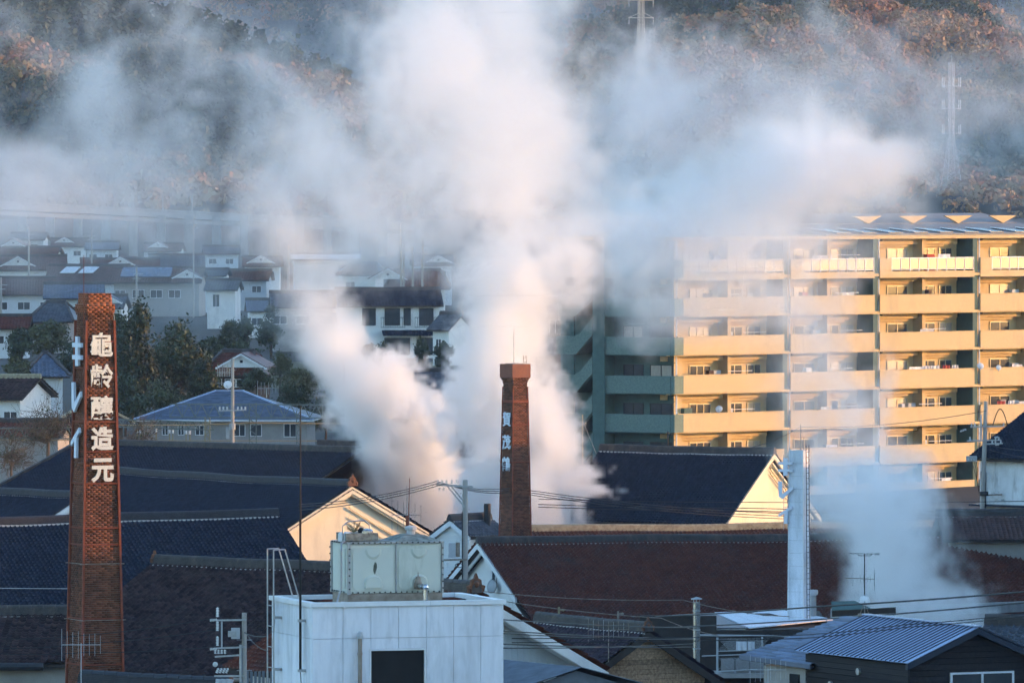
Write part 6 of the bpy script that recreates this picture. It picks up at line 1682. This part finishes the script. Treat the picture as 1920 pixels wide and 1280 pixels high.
def steam_volume(name, label, blobs, dims, k, vox, seed, nscale=0.11, amp=0.26, edge=0.38, rough=0.66, wisp=0.0, depth_scale=1.0, lowmod=0.5, soft=1.3):
    """blobs: (px, py, d, radius_px, weight); a fog grid filled from capsule chains and fractal noise"""
    pts = []
    for chain in blobs:
        for a, b in zip(chain[:-1], chain[1:]):
            n = 6
            for i in range(n):
                t = i / n
                q = [a[c] + (b[c] - a[c]) * t for c in range(5)]
                pts.append(q)
        pts.append(list(chain[-1]))
    P = np.array([[*W(q[0], q[1], q[2]), q[3] * q[2] / F, q[4]] for q in pts], np.float32)
    ro = P[:, 3].max() * 0.5
    lo = (P[:, :3] - P[:, 3:4] * np.array([1, depth_scale, 1])).min(0) - ro
    hi = (P[:, :3] + P[:, 3:4] * np.array([1, depth_scale, 1])).max(0) + ro
    zt = wz(-70, P[:, 1].mean()); hi[2] = min(hi[2], zt)
    lo[2] = max(lo[2], 0.5)
    n = np.maximum(2, np.ceil((hi - lo) / vox).astype(int)); hi = lo + (n - 1) * vox
    gx, gy, gzz = [lo[i] + np.arange(n[i]) * vox for i in range(3)]
    X, Y, Z = np.meshgrid(gx, gy, gzz, indexing='ij')
    pos = np.stack([X.ravel(), Y.ravel(), Z.ravel()], 1).astype(np.float32)
    s = np.full(len(pos), -9.0, np.float32); wgt = np.ones(len(pos), np.float32)
    wa = np.zeros(len(pos), np.float32); ww = np.zeros(len(pos), np.float32)
    for q in P:
        e = (pos - q[:3]) / np.array([1, depth_scale, 1], np.float32)
        v = 1 - np.sqrt((e * e).sum(1)) / q[3]
        s = np.maximum(s, v)
        w = np.exp(np.clip(v, -3, 1) * 6); wa += w * q[4]; ww += w
    wgt = wa / ww
    act = s > -amp * 2.2
    pa = pos[act]
    off = seed * 13.7
    wp = pa * nscale + off
    warp = np.stack([fbm(wp * 0.9 + 5, 2), fbm(wp * 0.9 + 31, 2), fbm(wp * 0.9 + 57, 2)], 1) - 0.5
    nn = fbm(wp * np.array([1, 1, 0.85], np.float32) + warp * 1.8, 6, rough)
    nb = fbm(wp * 1.9 + warp * 2.4 + 90, 4, rough, True)
    n1 = (nn - nn.mean()) / nn.std(); n2 = (nb - nb.mean()) / nb.std()
    f = s[act] + amp * (0.8 * n1 + 0.5 * n2)
    d = np.clip(f / (edge + soft * np.clip(1 - wgt[act], 0, .75)), 0, 1); d = d * d * (3 - 2 * d)
    low = fbm(wp * 0.7 + 200, 4, 0.55)
    d *= np.clip(1 + lowmod * (low - 0.5) * 5, 0.05, 2.5)
    if wisp:
        d *= np.clip(n1 * .5 + wisp * 4, 0, 1.6)
    d *= wgt[act]
    # fade out at the walls of the grid
    fz = np.clip((hi - pa) / (6 * vox), 0, 1).prod(1) * np.clip((pa - lo) / (3 * vox), 0, 1).prod(1)
    d *= fz
    dens = np.zeros(len(pos), np.float32); dens[act] = d
    me = bpy.data.meshes.new(name)
    me.vertices.add(len(pos)); me.vertices.foreach_set('co', pos.ravel())
    at = me.attributes.new('fog', 'FLOAT', 'POINT'); at.data.foreach_set('value', dens)
    o = place(me, name)
    m = steam_mat(k)
    g = steam_group(); N = g.nodes; L = g.links
    gi = N.new('NodeGroupInput'); go = N.new('NodeGroupOutput')
    vc = N.new('GeometryNodeVolumeCube')
    vc.inputs['Min'].default_value = lo; vc.inputs['Max'].default_value = hi
    for ax, c in zip('XYZ', n): vc.inputs['Resolution ' + ax].default_value = int(c)
    ps = N.new('GeometryNodeInputPosition')
    sb = N.new('ShaderNodeVectorMath'); sb.operation = 'SUBTRACT'; sb.inputs[1].default_value = lo
    dv = N.new('ShaderNodeVectorMath'); dv.operation = 'SCALE'; dv.inputs['Scale'].default_value = 1 / vox
    L.new(ps.outputs[0], sb.inputs[0]); L.new(sb.outputs[0], dv.inputs[0])
    sx = N.new('ShaderNodeSeparateXYZ'); L.new(dv.outputs[0], sx.inputs[0])
    def rnd(s_):
        r = N.new('ShaderNodeMath'); r.operation = 'ROUND'; L.new(s_, r.inputs[0]); return r.outputs[0]
    def mul_add(a, k_, b):
        r = N.new('ShaderNodeMath'); r.operation = 'MULTIPLY_ADD'; L.new(a, r.inputs[0]); r.inputs[1].default_value = k_; L.new(b, r.inputs[2]); return r.outputs[0]
    xy = mul_add(rnd(sx.outputs[0]), float(n[1]), rnd(sx.outputs[1]))
    # float index keeps exact integers only to 2**24
    idx = mul_add(xy, float(n[2]), rnd(sx.outputs[2]))
    fi = N.new('FunctionNodeFloatToInt'); L.new(idx, fi.inputs[0])
    na = N.new('GeometryNodeInputNamedAttribute'); na.data_type = 'FLOAT'; na.inputs['Name'].default_value = 'fog'
    si = N.new('GeometryNodeSampleIndex'); si.data_type = 'FLOAT'; si.domain = 'POINT'; si.clamp = True
    L.new(gi.outputs[0], si.inputs['Geometry']); L.new(na.outputs[0], si.inputs['Value']); L.new(fi.outputs[0], si.inputs['Index'])
    L.new(si.outputs[0], vc.inputs['Density'])
    sm = N.new('GeometryNodeSetMaterial'); sm.inputs['Material'].default_value = m
    L.new(vc.outputs[0], sm.inputs[0]); L.new(sm.outputs[0], go.inputs[0])
    md = o.modifiers.new('fog', 'NODES'); md.node_group = g
    tag(o, label, kind='stuff')
    print(name, 'voxels', len(pos), 'active', int((dens > 0).sum()))
    return o

steam_volume('steam_plume', 'thick white steam column rising behind the slim brick chimney',
    [[(990, 1000, 516, 118, .9), (985, 910, 517, 125, 1), (952, 790, 518, 108, 1), (926, 670, 519, 96, 1), (935, 570, 520, 112, .8), (970, 430, 521, 195, .38), (945, 280, 522, 262, .24), (885, 110, 524, 268, .18), (870, -60, 526, 250, .14)],
     [(1085, 890, 515, 50, .9), (1010, 900, 516, 85, .9)], [(730, 190, 524, 120, .16), (850, 150, 524, 190, .16)]],
    None, 1.5, 0.25, 1, nscale=0.30, edge=.26, rough=.7)
steam_volume('steam_plume', 'billowing steam column leaning away between the dark roofs and the brick chimney',
    [[(810, 985, 528, 112, .7), (775, 890, 528, 98, 1), (715, 770, 528, 94, 1), (655, 680, 529, 68, .95), (600, 590, 530, 66, .45), (585, 500, 533, 85, .24), (480, 340, 537, 130, .18), (600, 300, 539, 165, .16), (740, 390, 540, 170, .15)]],
    None, 1.4, 0.25, 2, nscale=0.30, edge=.26, rough=.7)
steam_volume('steam_plume', 'blue shaded steam rising beside the white metal chimney',
    [[(1775, 1195, 405, 90, .8), (1720, 1100, 405, 118, .8), (1668, 1000, 406, 112, .75), (1625, 890, 407, 116, .75), (1605, 790, 408, 112, .6), (1580, 720, 409, 110, .3), (1520, 660, 410, 130, .08)]],
    None, 0.7, 0.26, 3, nscale=0.32, edge=.5, soft=.8, amp=.32, rough=.7)
steam_volume('steam_plume', 'broad pale cloud of steam drifting in front of the apartment block roof',
    [[(1230, 450, 560, 110, .55), (1330, 405, 560, 120, .6), (1440, 365, 560, 130, .6), (1560, 325, 560, 130, .6), (1650, 340, 560, 115, .5), (1690, 390, 560, 80, .4)],
     [(1220, 500, 562, 130, .65), (1370, 490, 562, 130, .65), (1520, 465, 562, 120, .55), (1630, 450, 562, 100, .3)],
     [(1250, 570, 562, 115, .42), (1390, 560, 562, 120, .38), (1540, 550, 562, 115, .26), (1560, 660, 562, 110, .08)]],
    None, 0.8, 0.32, 4, nscale=0.21, amp=.22, edge=.3)
steam_volume('drifting_steam', 'thin veil of steam drifting across the wooded slope',
    [[(-50, 200, 960, 210, .7), (200, 250, 960, 220, .9), (450, 260, 960, 210, 1), (650, 300, 960, 220, 1), (760, 440, 960, 150, 1)], [(900, 120, 965, 260, .8), (1050, 250, 965, 220, .8)]],
    None, 0.06, 0.6, 5, nscale=0.11, wisp=0.09, soft=1.6)
steam_volume('valley_mist', 'low blue mist lying over the roofs of the valley houses',
    [[(-60, 405, 850, 125, 1.5), (200, 400, 850, 130, 1.5), (430, 425, 850, 120, 1.1), (620, 440, 850, 120, 1.1)], [(60, 520, 850, 85, .8), (300, 530, 850, 85, .9), (460, 570, 850, 80, .8), (560, 590, 850, 80, .9)]],
    None, 0.06, 0.7, 8, nscale=0.07, amp=0.2, edge=0.9, lowmod=.8)
steam_volume('drifting_steam', 'faint grey steam hanging over the mountainside around the lattice towers',
    [[(1130, 300, 950, 210, 1), (1380, 240, 950, 210, .9), (1650, 240, 950, 220, .8), (1900, 200, 950, 240, .8)]],
    None, 0.06, 0.6, 6, nscale=0.11, wisp=0.18, soft=1.6)
steam_volume('valley_mist', 'blue mist filling the shaded valley behind the left spur',
    [[(250, 60, 2850, 240, 1), (450, 60, 2850, 240, 1), (650, 80, 2850, 240, 1), (850, 80, 2850, 240, 1), (1050, 60, 2850, 220, 1)]],
    None, 0.006, 5.0, 9, nscale=0.012, amp=0.15, edge=0.9, lowmod=.4)
